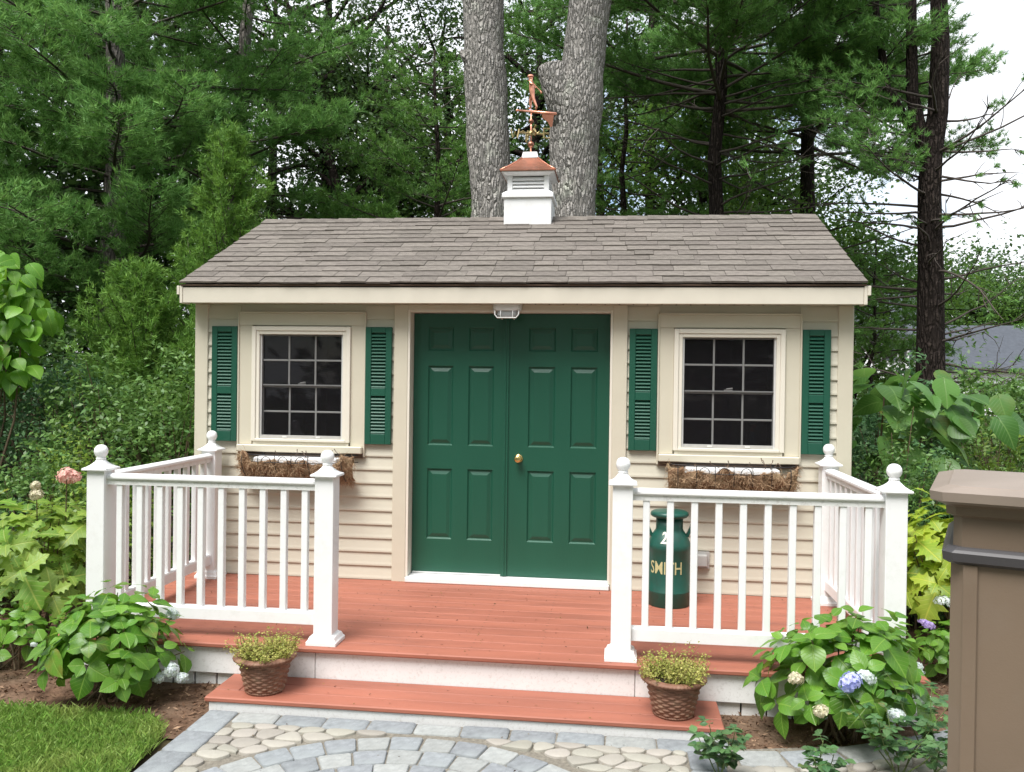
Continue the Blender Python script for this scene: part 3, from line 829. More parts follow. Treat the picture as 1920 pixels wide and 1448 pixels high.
# front fascia in three lengths, side fascias and the boarded skirt
for a, b_ in ((XL + .025, -.9), (-.897, .93), (.933, XR - .025)):
    box('fascia', deck, M['riser'], a, b_, YF + .03, YF + .052, -.185, -.0285, .003)
for s, xx in ((-1, XL), (1, XR)):
    a, b_ = sorted((xx - s * .025, xx - s * .045))
    box('fascia', deck, M['riser'], a, b_, YF + .053, -.02, -.185, -.0285, .003)
x = XL + .03
while x < XR - .06:
    if not (-1.36 < x < 1.24):
        box('skirt_board', deck, M['riser'], x, min(x + .128, XR - .03), YF + .056, YF + .074, G - .06, -.186, .003)
    x += .137
scr = MB()
for i in range(nb):
    for j in range(13):
        for q in (.03, .11):
            xq = XL + .06 + j * (XR - XL - .12) / 12 + rng.uniform(-.004, .004); yq = YF + i * wdt + q
            scr.add([(xq + .0042 * math.cos(a), yq + .0042 * math.sin(a), .0012) for a in [k * math.pi / 3 for k in range(6)]], [(0, 1, 2, 3, 4, 5)])
scr.obj('screw_heads', M['drip'], deck, kind='stuff')
box('underdeck_shade_block', deck, M['underlay'], XL + .05, XR - .05, YF + .08, -.03, G - .02, -.0295, 0)  # dark filler block, its colour stands in for the shade under the boards
SXL, SXR, SY = -1.386, 1.3716, -2.0224
step = thing('porch_step', 'single red stained step with white riser in front of the deck', 'step', (0, (SY + YF) / 2, G))
yb_ = YF + .028
w3 = (yb_ - SY) / 3
for i in range(3):
    box('tread_board', step, M['deck'], SXL + (.0 if i == 0 else .145), SXR - (.0 if i == 0 else .145), SY + i * w3 + (.0 if i == 0 else .002), SY + (i + 1) * w3 - .002, -.208, -.18, .006 if i == 0 else .003)
for a, b_ in ((SXL, SXL + .142), (SXR - .142, SXR)):
    box('end_board', step, M['deck'], a, b_, SY + w3 + .0005, yb_ - .002, -.208, -.18, .004)
box('riser', step, M['riser'], SXL + .022, SXR - .022, SY + .012, SY + .034, G - .03, -.2085, .002)
for s, xx in ((-1, SXL), (1, SXR)):
    a, b_ = sorted((xx - s * .022, xx - s * .044)); box('side_riser', step, M['riser'], a, b_, SY + .035, YF + .026, G - .03, -.2085, .002)

# ------------------------------------------------------------------ RAILINGS
PW = .113; YP = -1.554; YB = -.1232; ZP = .977
def sqloft(secs, name, mt, smooth=False):
    return loft([(rrect(h, h, min(r, h * .9), 3), z) for h, r, z in secs], name, mt, None, smooth)
post_m = sqloft([(PW / 2, .004, 0), (PW / 2, .004, ZP - .001)], 'post', M['white'])
base_m = sqloft([(.090, .004, 0), (.090, .004, .018), (.083, .006, .026), (.074, .006, .046), (.066, .004, .05), (.0575, .004, .058)], 'post_base', M['white'])
cap_m = sqloft([(.077, .004, 0), (.079, .004, .006), (.077, .004, .014), (.064, .012, .020), (.048, .016, .032), (.034, .03, .05), (.025, .024, .064)], 'post_cap', M['white'])
bmb = MB(); bmb.lathe([(.027, .0645), (.030, .070), (.026, .075), (.024, .078), (.033, .088), (.0395, .104), (.0405, .116), (.037, .131), (.028, .144), (.014, .1515), (.001, .153)], n=20)
ball_m = mesh('ball_finial', bmb.v, bmb.f, M['white'], True)
bal_m = boxmesh(.0375, .0375, .72, .003, M['white'], 'baluster')
def railing(label, xo, xi):
    r = thing('porch_railing', label, 'railing', ((xo + xi) / 2, YP, 0), 'white railings of the deck')
    def post(x, y):
        p = obj('post', post_m, r, (x, y, .0005))
        obj('post_base', base_m, p, (x, y, .001)); obj('post_cap', cap_m, p, (x, y, ZP)); obj('ball_finial', ball_m, p, (x, y, ZP))
    post(xo, YP); post(xi, YP); post(xo, YB)
    a, b_ = sorted((xo, xi)); a += PW / 2; b_ -= PW / 2
    def rail(ax0, ax1, vert):
        # crowned top rail over a sub rail, bottom rail, balusters
        pr = [(-.034, .925), (-.038, .932), (-.038, .944), (-.028, .955), (.0, .960), (.028, .955), (.038, .944), (.038, .932), (.034, .925)]
        sr = [(-.024, .892), (-.024, .9249), (.024, .9249), (.024, .892)]
        br = [(-.027, .105), (-.027, .170), (-.022, .180), (.022, .180), (.027, .170), (.027, .105)]
        for nm, p_, mt in (('top_rail', pr, M['white']), ('sub_rail', sr, M['subrailvinyl']), ('bottom_rail', br, M['white'])):
            n = len(p_)
            v = [((ax0, q, z) if not vert else (q, ax0, z)) for q, z in p_] + [((ax1, q, z) if not vert else (q, ax1, z)) for q, z in p_]
            v = [(x + (0 if not vert else xo), y + (YP if not vert else 0), z) for x, y, z in v]
            f = [tuple(range(n)), tuple(range(2 * n - 1, n - 1, -1))] + [(i, n + i, n + (i + 1) % n, (i + 1) % n) for i in range(n)]
            mb = MB(); mb.add(v, f)
            o = mb.obj(nm, mt, r)
            bm = bmesh.new(); bm.from_mesh(o.data); bmesh.ops.recalc_face_normals(bm, faces=bm.faces); bm.to_mesh(o.data); bm.free()
        n = 10; g = (ax1 - ax0) / (n + .15)
        for i in range(n):
            q = ax0 + g * (i + .575)
            obj('baluster', bal_m, r, (q, YP, .534) if not vert else (xo, q, .534))
    rail(a, b_, False); rail(YP + PW / 2, YB - PW / 2, True)
    return r
railing('white porch railing with ball finials on the lawn side of the deck', -2.2939, -.871)
railing('white railing with ball topped posts in front of the green milk can', 2.3084, .8507)
# ------------------------------------------------------------------ MILK CAN
KX, KY = 1.190, -.335
can = thing('milk_can', 'dark green milk can lettered SMITH standing behind the railing', 'milk can', (KX, KY, 0))
b = MB(); b.lathe([(.143, .001), (.147, .006), (.147, .095), (.149, .100), (.149, .106), (.1455, .110), (.1455, .385), (.1485, .391), (.1485, .425), (.1455, .431), (.143, .440),
                   (.128, .475), (.108, .505), (.096, .522), (.0935, .535), (.0935, .605)], n=40)
obj('body', (lambda m: m)(mesh('body', b.v, b.f, M['can'], True)), can, (KX, KY, 0))
b = MB(); b.lathe([(.101, .605), (.122, .613), (.131, .622), (.133, .632), (.128, .645), (.112, .653), (.06, .657), (.001, .658)], n=40)
obj('lid', mesh('lid', b.v, b.f, M['can'], True), can, (KX, KY, 0))
for s in (-1, 1):
    b = MB()
    for q in (-.02, .02):
        b.tube([(s * .125, q, .478), (s * .142, q, .52), (s * .152, q, .555)], [.008, .008, .006], 8)
    b.tube([(s * .151, -.026, .553), (s * .151, .026, .553)], .007, 8)
    b.add([(s * .118, -.02, .485), (s * .150, -.02, .552), (s * .150, .02, .552), (s * .118, .02, .485), (s * .112, -.02, .485), (s * .144, -.02, .552), (s * .144, .02, .552), (s * .112, .02, .485)],
          [(0, 1, 2, 3), (7, 6, 5, 4), (0, 4, 5, 1), (3, 2, 6, 7)])
    obj('handle', mesh('handle', b.v, b.f, M['can']), can, (KX, KY, 0))
def lettering(txt, size, zc, radf, mt, ang0=0., xscale=1., name='lettering', bold=0.0):
    cu_ = bpy.data.curves.new('t', 'FONT'); cu_.body = txt; cu_.size = size; cu_.align_x = 'CENTER'; cu_.align_y = 'CENTER'
    cu_.resolution_u = 3; cu_.offset = bold
    to = bpy.data.objects.new('t', cu_); COL.objects.link(to)
    dg = bpy.context.evaluated_depsgraph_get()
    me = bpy.data.meshes.new_from_object(to.evaluated_get(dg))
    bm = bmesh.new(); bm.from_mesh(me)
    for ax in range(12):
        xq = -.24 + ax * .04
        bmesh.ops.bisect_plane(bm, geom=bm.verts[:] + bm.edges[:] + bm.faces[:], plane_co=(xq / xscale, 0, 0), plane_no=(1, 0, 0))
    for v in bm.verts:
        x, z = v.co.x * xscale, v.co.y
        r = radf(zc + z) + .0012
        a = x / .1455 + ang0
        v.co = Vector((math.sin(a) * r, -math.cos(a) * r, zc + z))
    me2 = bpy.data.meshes.new(name); bm.to_mesh(me2); bm.free(); me2.materials.append(mt)
    bpy.data.objects.remove(to); bpy.data.meshes.remove(me); bpy.data.curves.remove(cu_)
    return obj(name, me2, can, (KX, KY, 0))
A_ = math.atan2(CAM.x - KX, KY - CAM.y)     # side of the can that faces the path
lettering('SMITH', .122, .272, lambda z: .1455, M['gold'], A_ - .16, .70, bold=.001)
def shoulder(z):
    pts = [(.431, .1455), (.440, .143), (.475, .128), (.505, .108), (.522, .096)]
    for (z0, r0), (z1, r1) in zip(pts, pts[1:]):
        if z <= z1: return r0 + (r1 - r0) * max(0, (z - z0) / (z1 - z0))
    return .096
lettering('20', .105, .477, shoulder, M['cream'], A_ - .10, .95, bold=.0015)

# ------------------------------------------------------------------ WINDOW BASKETS
def basket(cx, seed, label):
    r = random.Random(seed)
    t = thing('window_basket', label, 'planter', (cx, -.14, .9), 'coir window baskets')
    hl = .46; zt = .925; zb = .765
    # coir liner: half-round lumpy trough that bulges over the wire
    v = []; f = []; nu, nv = 60, 12
    for i in range(nu + 1):
        u = i / nu; x = -hl + 2 * hl * u
        end = min(1, min(u, 1 - u) * 9)
        sc = .62 + .38 * math.sqrt(end)
        top = zt + (.03 if (u < .12 or u > .9) else -.012) + .045 * mnoise.noise(Vector((x * 9, seed, 0)))
        for j in range(nv + 1):
            a = math.pi * .5 * j / nv * 1.15
            d = .012 + .165 * math.cos(a) * sc
            z = top - (top - zb) * math.sin(min(a, math.pi / 2)) ** .9
            n_ = mnoise.noise(Vector((x * 14, z * 14, seed))) * .042 + mnoise.noise(Vector((x * 40, z * 40, seed + 3))) * .018
            v.append((x * (1 - .06 * j / nv), -.03 - max(.002, d + n_), z + n_ * .6))
    for i in range(nu):
        for j in range(nv):
            a = i * (nv + 1) + j; f.append((a, a + 1, a + nv + 2, a + nv + 1))
    m = mesh('coir_liner', [(x, y, z - .9) for x, y, z in v], f, M['coco'], True)
    o = obj('coir_liner', m, t, (cx, 0, .9)); sd_ = o.modifiers.new('s', 'SOLIDIFY'); sd_.thickness = .012
    # loose fibres
    vs = []; fs = []
    for k in range(5200):
        p = Vector(r.choice(v)) + Vector((r.gauss(0, .012), -abs(r.gauss(.004, .006)), r.gauss(0, .008)))
        d = Vector((r.gauss(0, .6), r.gauss(-.25, .3), r.gauss(-.45, .6))).normalized() * r.uniform(.02, .075)
        s_ = Vector((r.gauss(0, 1), r.gauss(0, 1), r.gauss(0, 1))).normalized() * .0015
        mid = p + d * .5 + Vector((r.gauss(0, .006), r.gauss(0, .006), r.gauss(0, .006)))
        n = len(vs); vs += [p - s_, p + s_, mid + s_, mid - s_, p + d]
        fs += [(n, n + 1, n + 2, n + 3), (n + 3, n + 2, n + 4)]
    fo = obj('loose_fibres', mesh('loose_fibres', [(a.x, a.y, a.z - .9) for a in vs], fs, M['cocofib']), t, (cx, 0, .9)); fo['kind'] = 'stuff'
    # plastic tray inside, showing over the dip in the liner
    b = MB(); b.box(-.33, .33, -.16, -.04, .84, .938); o = b.obj('tray', M['white'], t); o.location += Vector((cx, 0, 0)) ; WL[o] += Vector((cx, 0, 0))
    bv = o.modifiers.new('b', 'BEVEL'); bv.width = .012; bv.segments = 2
    # wire frame
    def wire(name, pts, rad=.0035):
        b = MB(); b.tube([(cx + p[0], p[1], p[2]) for p in pts], rad, 6); b.obj(name, M['black'], t)
    arc = lambda z, dd, n=18: [(-hl + 2 * hl * i / n, -.035 - dd * max(0, math.sin(math.pi * i / n)) ** .35, z) for i in range(n + 1)]
    wire('top_wire', arc(.958, .185)); wire('middle_wire', arc(.905, .195)); wire('back_wire', [(-hl, -.03, .958), (hl, -.03, .958)])
    for i in range(7):
        x = -.39 + i * .13
        wire('basket_rib', [(x, -.225, .958), (x, -.235, .905), (x + .005, -.20, .83), (x, -.12, .765), (x, -.03, .762)], .003)
    for i in range(3):
        x = -.2 + i * .14 + r.uniform(-.01, .01)
        wire('scroll', [(x + .038 * math.cos(a), -.232, .905 + .045 * math.sin(a)) for a in [math.pi * k / 8 for k in range(9)]], .003)
    for k in range(9):      # dead stalks
        x = r.uniform(-.15, .38); p = Vector((cx + x, -.14, .93)); pts = [p]
        for q in range(4): p = p + Vector((r.gauss(0, .014), r.gauss(-.006, .01), r.uniform(.004, .026))); pts.append(p)
        b = MB(); b.tube(pts, [.0022, .002, .002, .0025, .004], 5); b.obj('dry_stalk', M['drip'], t)
    for s in (-1, 1):
        b = MB(); b.box(cx + s * .3 - .01, cx + s * .3 + .01, -.04, -.012, .80, .96); b.obj('bracket', M['black'], t)
basket(-1.615, 3, 'shaggy brown coir window basket partly behind a white ball finial')
basket(1.64, 8, 'shaggy brown coir window basket above the milk can and outlet')

# ------------------------------------------------------------------ POTS
def potmesh():
    prof = []; nz, nn = 66, 140
    H = .205
    v = []; f = []
    for i in range(nz + 1):
        t = i / nz; z = H * t
        base = .098 + (.146 - .098) * t
        for k in range(nn):
            a = 2 * math.pi * k / nn
            r_ = base
            if t < .075:
                r_ += .007 * math.sin(math.pi * t / .075) + .0025 * math.sin(a * 46 + t * 60)
            elif t > .84:
                q = (t - .84) / .16
                r_ += .028 * max(0, math.sin(math.pi * q)) ** .6 + .0032 * math.sin(a * 52 - q * 5)
            else:
                row = (t - .075) / .765 * 11
                ph = 0 if int(row) % 2 == 0 else math.pi
                r_ += .0085 * math.sin(math.pi * (row % 1)) ** .6 * (.62 + .5 * math.sin(a * 12 + ph)) + .001 * math.sin(a * 70 + row * 9)
            v.append((r_ * math.cos(a), r_ * math.sin(a), z))
    for i in range(nz):
        for k in range(nn):
            k2 = (k + 1) % nn; f.append((i * nn + k, i * nn + k2, (i + 1) * nn + k2, (i + 1) * nn + k))
    # inner wall
    n0 = len(v)
    for r_, z in ((.136, H - .002), (.128, H - .045)):
        for k in range(nn): a = 2 * math.pi * k / nn; v.append((r_ * math.cos(a), r_ * math.sin(a), z))
    for k in range(nn):
        k2 = (k + 1) % nn
        f.append((nz * nn + k, nz * nn + k2, n0 + k2, n0 + k)); f.append((n0 + k, n0 + k2, n0 + nn + k2, n0 + nn + k))
    f.append(tuple(range(nn))[::-1])
    m = mesh('pot_body', v, f, M['pot'], True)
    b = MB(); b.lathe([(.1345, .15), (.1345, .168), (.08, .175), (.001, .176)], n=30)
    return m, mesh('soil', b.v, b.f, M['soil'], True)
POTM, SOILM = potmesh()
M['thyme'] = leafmat('pot_plant_leaf', (.20, .27, .04), (.46, .42, .13), .3, .6, veins=False, attr='rnd')
M['thymestem'] = mat('thin_dry_stem', (.16, .11, .05), .8)
def attr_mesh(name, v, f_tri, mat_, rnd, smooth=False):
    """numpy triangles/quads with a per-face random value"""
    v = np.asarray(v, np.float32); f = np.asarray(f_tri, np.int32); k = f.shape[1]
    m = bpy.data.meshes.new(name)
    m.vertices.add(len(v)); m.vertices.foreach_set('co', v.ravel())
    m.loops.add(f.size); m.loops.foreach_set('vertex_index', f.ravel())
    m.polygons.add(len(f)); m.polygons.foreach_set('loop_start', np.arange(0, f.size, k, dtype=np.int32))
    m.materials.append(mat_)
    a = m.attributes.new('rnd', 'FLOAT', 'FACE'); a.data.foreach_set('value', np.asarray(rnd, np.float32))
    m.update(calc_edges=True)
    return m
def unit(a): return a / (np.linalg.norm(a, axis=1, keepdims=True) + 1e-9)
def leaf_quads(P, N, T, ln, wd, rs, fold=.15):
    """pointed leaves as kite quads at P, normal N, tip direction T"""
    T = unit(T - N * (T * N).sum(1, keepdims=True)); S_ = np.cross(N, T)
    ln = ln[:, None]; wd = wd[:, None]
    a = P; b = P + T * ln * .45 + S_ * wd * .5 + N * wd * fold; c = P + T * ln; d = P + T * ln * .45 - S_ * wd * .5 + N * wd * fold
    v = np.stack([a, b, c, d], 1).reshape(-1, 3)
    f = np.arange(len(P) * 4).reshape(-1, 4)
    return v, f
def pot(loc, seed, label):
    rs = np.random.RandomState(seed)
    t = thing('plant_pot', label, 'flower pot', loc, 'woven brown pots on the step')
    obj('pot_body', POTM, t, loc); obj('soil', SOILM, t, loc)
    n = 60; V = []; F = []; R = []
    sb = MB()
    cnt = 0
    for k in range(190):
        a = rs.uniform(0, 6.28); q = rs.uniform(.03, .13)
        if abs(math.cos(a + seed)) > .93 and q < .1: continue
        p = Vector((q * math.cos(a), q * math.sin(a), .17)); d = Vector((math.cos(a) * q * 6.5 + rs.normal(0, .3), math.sin(a) * q * 6.5 + rs.normal(0, .3), 1)).normalized()
        L = rs.uniform(.06, .15) * (1.0 if rs.rand() < .93 else 1.5)
        pts = [p + d * L * s_ + Vector((rs.normal(0, .004), rs.normal(0, .004), 0)) for s_ in (0, .5, 1)]
        sb.tube(pts, .0011, 4, False)
        m_ = 26
        tt = rs.uniform(.25, 1.02, m_)
        P = np.array([tuple(p + d * L * s_) for s_ in tt]) + rs.normal(0, .010, (m_, 3))
        N = unit(rs.normal(0, .6, (m_, 3)) + [0, 0, 1]); T = rs.normal(0, 1, (m_, 3))
        v, f = leaf_quads(P, N, T, rs.uniform(.010, .018, m_), rs.uniform(.007, .011, m_), rs)
        F.append(f + cnt); V.append(v); cnt += len(v); R.append(np.clip(rs.rand(m_) * .7 + rs.rand() * .4, 0, 1))
    o = obj('foliage', attr_mesh('foliage', np.concatenate(V), np.concatenate(F), M['thyme'], np.concatenate(R)), t, loc); o['kind'] = 'stuff'
    o = obj('thin_stems', mesh('thin_stems', sb.v, sb.f, M['thymestem']), t, loc); o['kind'] = 'stuff'
pot((-1.105, -1.875, -.18), 4, 'brown basket weave pot of thyme near the hydrangea without blue blooms')
pot((1.125, -1.865, -.18), 9, 'brown basket weave pot of thyme below the milk can railing')

# ------------------------------------------------------------------ BROWN PILLAR beside the path
D0 = 1.9
def cray(u, v): return _m @ Vector(((u - 960) / 1599.27, 1, -(v - 724) / 1599.27))
pe = CAM + cray(1806, 1000) * D0
PHW = .21
pil_rot = math.radians(-22)
pc = pe + Matrix.Rotation(pil_rot, 3, 'Z') @ Vector((PHW - .024, PHW, 0))
pil = thing('brown_pillar', 'tall brown enamelled square pillar with flared cap and dark band', 'pillar', (pc.x, pc.y, G))
def chsq(h, c): return [(h, -h + c), (h, h - c), (h - c, h), (-h + c, h), (-h, h - c), (-h, -h + c), (-h + c, -h), (h - c, -h)]
def pillar_part(name, secs, mt):
    m = loft([(chsq(h, c), z) for h, c, z in secs], name, mt, None)
    return obj(name, m, pil, (pc.x, pc.y, 0), (0, 0, pil_rot))
zc = CAM.z
zband1, zband0 = 1.203, 1.176
pillar_part('shaft', [(PHW, .024, G - .02), (PHW, .024, zband0)], M['pillar'])
for sx_ in (-1, 1):
    st_ = boxmesh(.030, .008, zband0 - .02 - G, .002, M['pillar'], 'corner_stile')
    o = obj('corner_stile', st_, pil, Vector((pc.x, pc.y, (zband0 + G) / 2)) + Matrix.Rotation(pil_rot, 3, 'Z') @ Vector((sx_ * (PHW - .024 - .0155), -PHW - .0035, 0)), (0, 0, pil_rot))
pillar_part('band', [(PHW + .004, .018, zband0 - .012), (PHW + .016, .02, zband0 - .004), (PHW + .018, .02, zband1 - .012), (PHW + .012, .02, zband1 - .006), (PHW + .004, .018, zband1)], M['band'])
pillar_part('neck', [(PHW - .004, .018, zband0 + .003), (PHW - .004, .018, 1.268), (PHW + .01, .02, 1.275), (PHW + .012, .02, 1.293), (PHW + .022, .022, 1.299)], M['pillar'])
pillar_part('cap', [(PHW + .024, .022, 1.2995), (PHW + .042, .026, 1.307), (PHW + .044, .026, 1.327), (PHW + .010, .026, 1.337), (PHW + .006, .026, 1.339), (.05, .02, 1.352)], M['pillarcap'])

# ------------------------------------------------------------------ GROUND
gnd = obj('ground', mesh('ground', [(-300, -60, 0), (300, -60, 0), (300, 400, 0), (-300, 400, 0)], [(0, 1, 2, 3)], M['floor']), None, (0, 0, G - .03), kind='structure')
def sheet(name, poly, z, mt):
    b = MB(); n = len(poly)
    b.add([(x, y, z) for x, y in poly], [tuple(range(n))])
    o = b.obj(name, mt); o['kind'] = 'structure'; return o
def grid_sheet(name, x0, x1, y0, y1, nx, ny, zf, mt):
    v = [(x0 + (x1 - x0) * i / nx, y0 + (y1 - y0) * j / ny) for j in range(ny + 1) for i in range(nx + 1)]
    v = [(x, y, zf(x, y)) for x, y in v]
    f = [(j * (nx + 1) + i, j * (nx + 1) + i + 1, (j + 1) * (nx + 1) + i + 1, (j + 1) * (nx + 1) + i) for j in range(ny) for i in range(nx)]
    o = obj(name, mesh(name, v, f, mt, True), None); o['kind'] = 'structure'; return o
def mulch_z(x, y):
    h = G - .012 + .022 * mnoise.noise(Vector((x * 1.3, y * 1.3, 0))) + .012 * mnoise.noise(Vector((x * 6, y * 6, 4)))
    return h
LAWN = [(-9, -2.20), (-2.5, -2.165), (-2.0, -2.15), (-1.62, -2.175), (-1.485, -2.26), (-1.41, -2.45), (-1.372, -2.75), (-1.36, -7.5), (-9, -7.5)]
grid_sheet('mulch_bed', -6.5, -1.34, -2.35, .4, 120, 60, mulch_z, M['mulch'])
grid_sheet('mulch_bed', 1.36, 6.5, -2.1, .4, 120, 60, mulch_z, M['mulch'])
grid_sheet('mulch_bed', -1.34, 1.36, -1.66, -.0, 8, 8, lambda x, y: G - .02, M['mulch'])
sheet('lawn', LAWN, G + .004, M['turf'])
# patio base sheet
sheet('patio', [(-1.352, -2.03), (1.395, -2.03), (1.395, -2.10), (2.0, -1.96), (2.6, -1.66), (3.2, -1.2), (4.2, -1.6), (4.2, -7.5), (-1.352, -7.5)], G + .002, M['sand'])
patio = bpy.data.objects['patio']
def inset_poly(poly, d):
    """shrink a convex polygon by d"""
    n = len(poly); c = sum((Vector(p) for p in poly), Vector((0, 0))) / n
    out_ = [tuple(p) for p in poly]
    for i in range(n):
        a, b = Vector(poly[i]), Vector(poly[(i + 1) % n]); e = (b - a)
        if e.length < 1e-6: continue
        nn = Vector((-e.y, e.x)).normalized()
        if (c - a).dot(nn) < 0: nn = -nn
        out_ = clip(out_, a + nn * d, nn)
        if not out_: return []
    return out_
def clip(poly, p, n):
    o = []; L = len(poly)
    for i in range(L):
        a, b = Vector(poly[i]), Vector(poly[(i + 1) % L])
        da, db = (a - p).dot(n), (b - p).dot(n)
        if da >= 0: o.append(tuple(a))
        if da * db < 0: o.append(tuple(a + (b - a) * (da / (da - db))))
    return o
def chaikin(poly, it=1):
    for _ in range(it):
        q = []
        for i in range(len(poly)):
            a, b = Vector(poly[i]), Vector(poly[(i + 1) % len(poly)])
            q += [tuple(a * .75 + b * .25), tuple(a * .25 + b * .75)]
        poly = q
    return poly
def stone(name, poly, mt, h, dome, rnd=1):
    """a paver: side wall, rounded arris, slightly crowned top"""
    if len(poly) < 3: return
    c = sum((Vector(p) for p in poly), Vector((0, 0))) / len(poly)
    n = len(poly)
    dz = rng.uniform(-.003, .003)
    tilt = (rng.uniform(-.012, .012), rng.uniform(-.012, .012))
    v = []; f = []
    rings = [(1, -.02), (1, h - dome * .7 - .004), (.955, h - dome * .45), (.86, h - dome * .2), (.55, h)]
    for s_, z in rings:
        for p in poly:
            q = (Vector(p) - c) * s_
            v.append((q.x, q.y, z + dz + (q.x * tilt[0] + q.y * tilt[1])))
    for i in range(len(rings) - 1):
        for k in range(n):
            k2 = (k + 1) % n; f.append((i * n + k, i * n + k2, (i + 1) * n + k2, (i + 1) * n + k))
    f.append(tuple((len(rings) - 1) * n + k for k in range(n)))
    m = mesh(name, v, f, mt, True); m.set_sharp_from_angle(angle=.7)
    return obj(name, m, patio, (c.x, c.y, G + .002))
def jit(poly, a=.004): return [(x + rng.uniform(-a, a), y + rng.uniform(-a, a)) for x, y in poly]
def ccw(p):
    a = sum(p[i][0] * p[(i + 1) % len(p)][1] - p[(i + 1) % len(p)][0] * p[i][1] for i in range(len(p)))
    return p if a > 0 else p[::-1]
def rounded(poly, d=.012):
    out_ = []
    n = len(poly)
    for i in range(n):
        p, a, b = Vector(poly[i]), Vector(poly[i - 1]), Vector(poly[(i + 1) % n])
        u = (a - p); w_ = (b - p)
        out_ += [tuple(p + u.normalized() * min(d, u.length * .3)), tuple(p + w_.normalized() * min(d, w_.length * .3))]
    return out_
# border course along the step
x = -1.17
while x < 1.2:
    wdx = rng.uniform(.235, .255)
    p = jit([(x, -2.163), (x + wdx - .008, -2.163), (x + wdx - .008, -2.036), (x, -2.036)], .003)
    stone('paver', rounded(p, .010), M['blue'] if rng.random() < .72 else M['greyp'], .012, .006)
    x += wdx
# border columns both sides
for xa, xb, y0 in ((-1.345, -1.178, -2.036), (1.175, 1.345, -2.165)):
    y = y0
    while y > -3.4:
        h_ = rng.uniform(.20, .33)
        stone('paver', rounded(jit([(xa, y - h_ + .008), (xb, y - h_ + .008), (xb, y), (xa, y)], .003), .010), M['blue'] if rng.random() < .7 else M['greyp'], .012, .006)
        y -= h_
stone('paver', rounded([(1.21, -2.163), (1.39, -2.163), (1.39, -2.036), (1.21, -2.036)], .01), M['blue'], .012, .006)
# circle of pavers
CC = Vector((-.0993, -3.347)); CR = 1.1337
rad = CR; ring = 0
while rad > .35:
    wr = .15; n = max(6, int(2 * math.pi * (rad - wr / 2) / .155)); off = rng.random()
    for k in range(n):
        a0 = 2 * math.pi * (k + off) / n; a1 = 2 * math.pi * (k + 1 + off) / n; ga = .004 / rad
        mid = CC + Vector((math.cos((a0 + a1) / 2), math.sin((a0 + a1) / 2))) * rad
        if mid.y < -3.3: continue
        p = [CC + Vector((math.cos(a), math.sin(a))) * r_ for a, r_ in ((a0 + ga, rad - wr + .007), (a1 - ga, rad - wr + .007), (a1 - ga, rad), (a0 + ga, rad))]
        stone('paver', rounded(ccw(jit([(q.x, q.y) for q in p], .004)), .009), M['blue'] if (k + ring) % 2 == 0 or rng.random() < .2 else M['greyp'], .012, .005)
    rad -= wr; ring += 1
# rounded cobbles filling the corners: relaxed cells, clipped by border and circle
sites = []
for j in range(9):
    for i in range(19):
        sites.append(Vector((-1.22 + i * .132 + (j % 2) * .066 + rng.uniform(-.048, .048), -2.205 - j * .088 + rng.uniform(-.032, .032))))
SY_ = 1.4
def cell(s, allp):
    poly = [(s.x - .2, s.y - .2), (s.x + .2, s.y - .2), (s.x + .2, s.y + .2), (s.x - .2, s.y + .2)]
    for q in allp:
        if q is s: continue
        d = q - s
        if d.length > .4: continue
        # anisotropic metric: stones longer along x
        nvec = Vector((d.x, d.y * SY_ * SY_)); nvec = -nvec
        poly = clip(poly, (s + q) / 2, nvec.normalized())
        if len(poly) < 3: return []
    return poly
for s in sites:
    if (s - CC).length < CR + .035: continue
    p = cell(s, sites)
    for pt, nn in (((0, -2.168), (0, -1)), ((-1.172, 0), (1, 0)), ((1.17, 0), (-1, 0))):
        if len(p) > 2: p = clip(p, Vector(pt), Vector(nn))
    if len(p) < 3: continue
    # keep outside the circle: tangent cut
    d = (s - CC).normalized()
    p = clip(p, CC + d * (CR + .006), d)
    if len(p) < 3: continue
    p = inset_poly(p, .003)
    if len(p) < 3: continue
    ar = abs(sum(p[i][0] * p[(i + 1) % len(p)][1] - p[(i + 1) % len(p)][0] * p[i][1] for i in range(len(p)))) / 2
    if ar < .0016: continue
    stone('cobble', chaikin(ccw(p), 2), M['cobble'], .017, .009)
# bluestone edging that curves away past the bush
E0 = [(1.40, -2.125), (1.62, -2.10), (1.90, -2.02), (2.15, -1.91), (2.40, -1.79), (2.62, -1.64), (2.86, -1.45)]
for (a, b_) in zip(E0, E0[1:]):
    a, b_ = Vector(a), Vector(b_); e = (b_ - a).normalized(); nn = Vector((e.y, -e.x))
    q = [a + e * .004, b_ - e * .004, b_ - e * .004 + nn * .165, a + e * .004 + nn * .165]
    stone('paver', rounded(ccw(jit([(k.x, k.y) for k in q], .003)), .008), M['greyp'] if rng.random() < .5 else M['blue'], .012, .005)
for j in range(2):
    for k in range(14):
        t = k / 14 * 5.6; i = min(int(t), 5); a = Vector(E0[i]).lerp(Vector(E0[i + 1]), t - i); e = (Vector(E0[i + 1]) - Vector(E0[i])).normalized(); nn = Vector((e.y, -e.x))
        c = a + nn * (.215 + j * .095) + e * (.05 * (j % 2))
        p = [(c + e * (.058 * math.cos(q) * rng.uniform(.9, 1.1)) + nn * (.038 * math.sin(q))) for q in [2 * math.pi * z / 12 for z in range(12)]]
        stone('cobble', ccw([(q.x, q.y) for q in p]), M['cobble'], .02, .014)

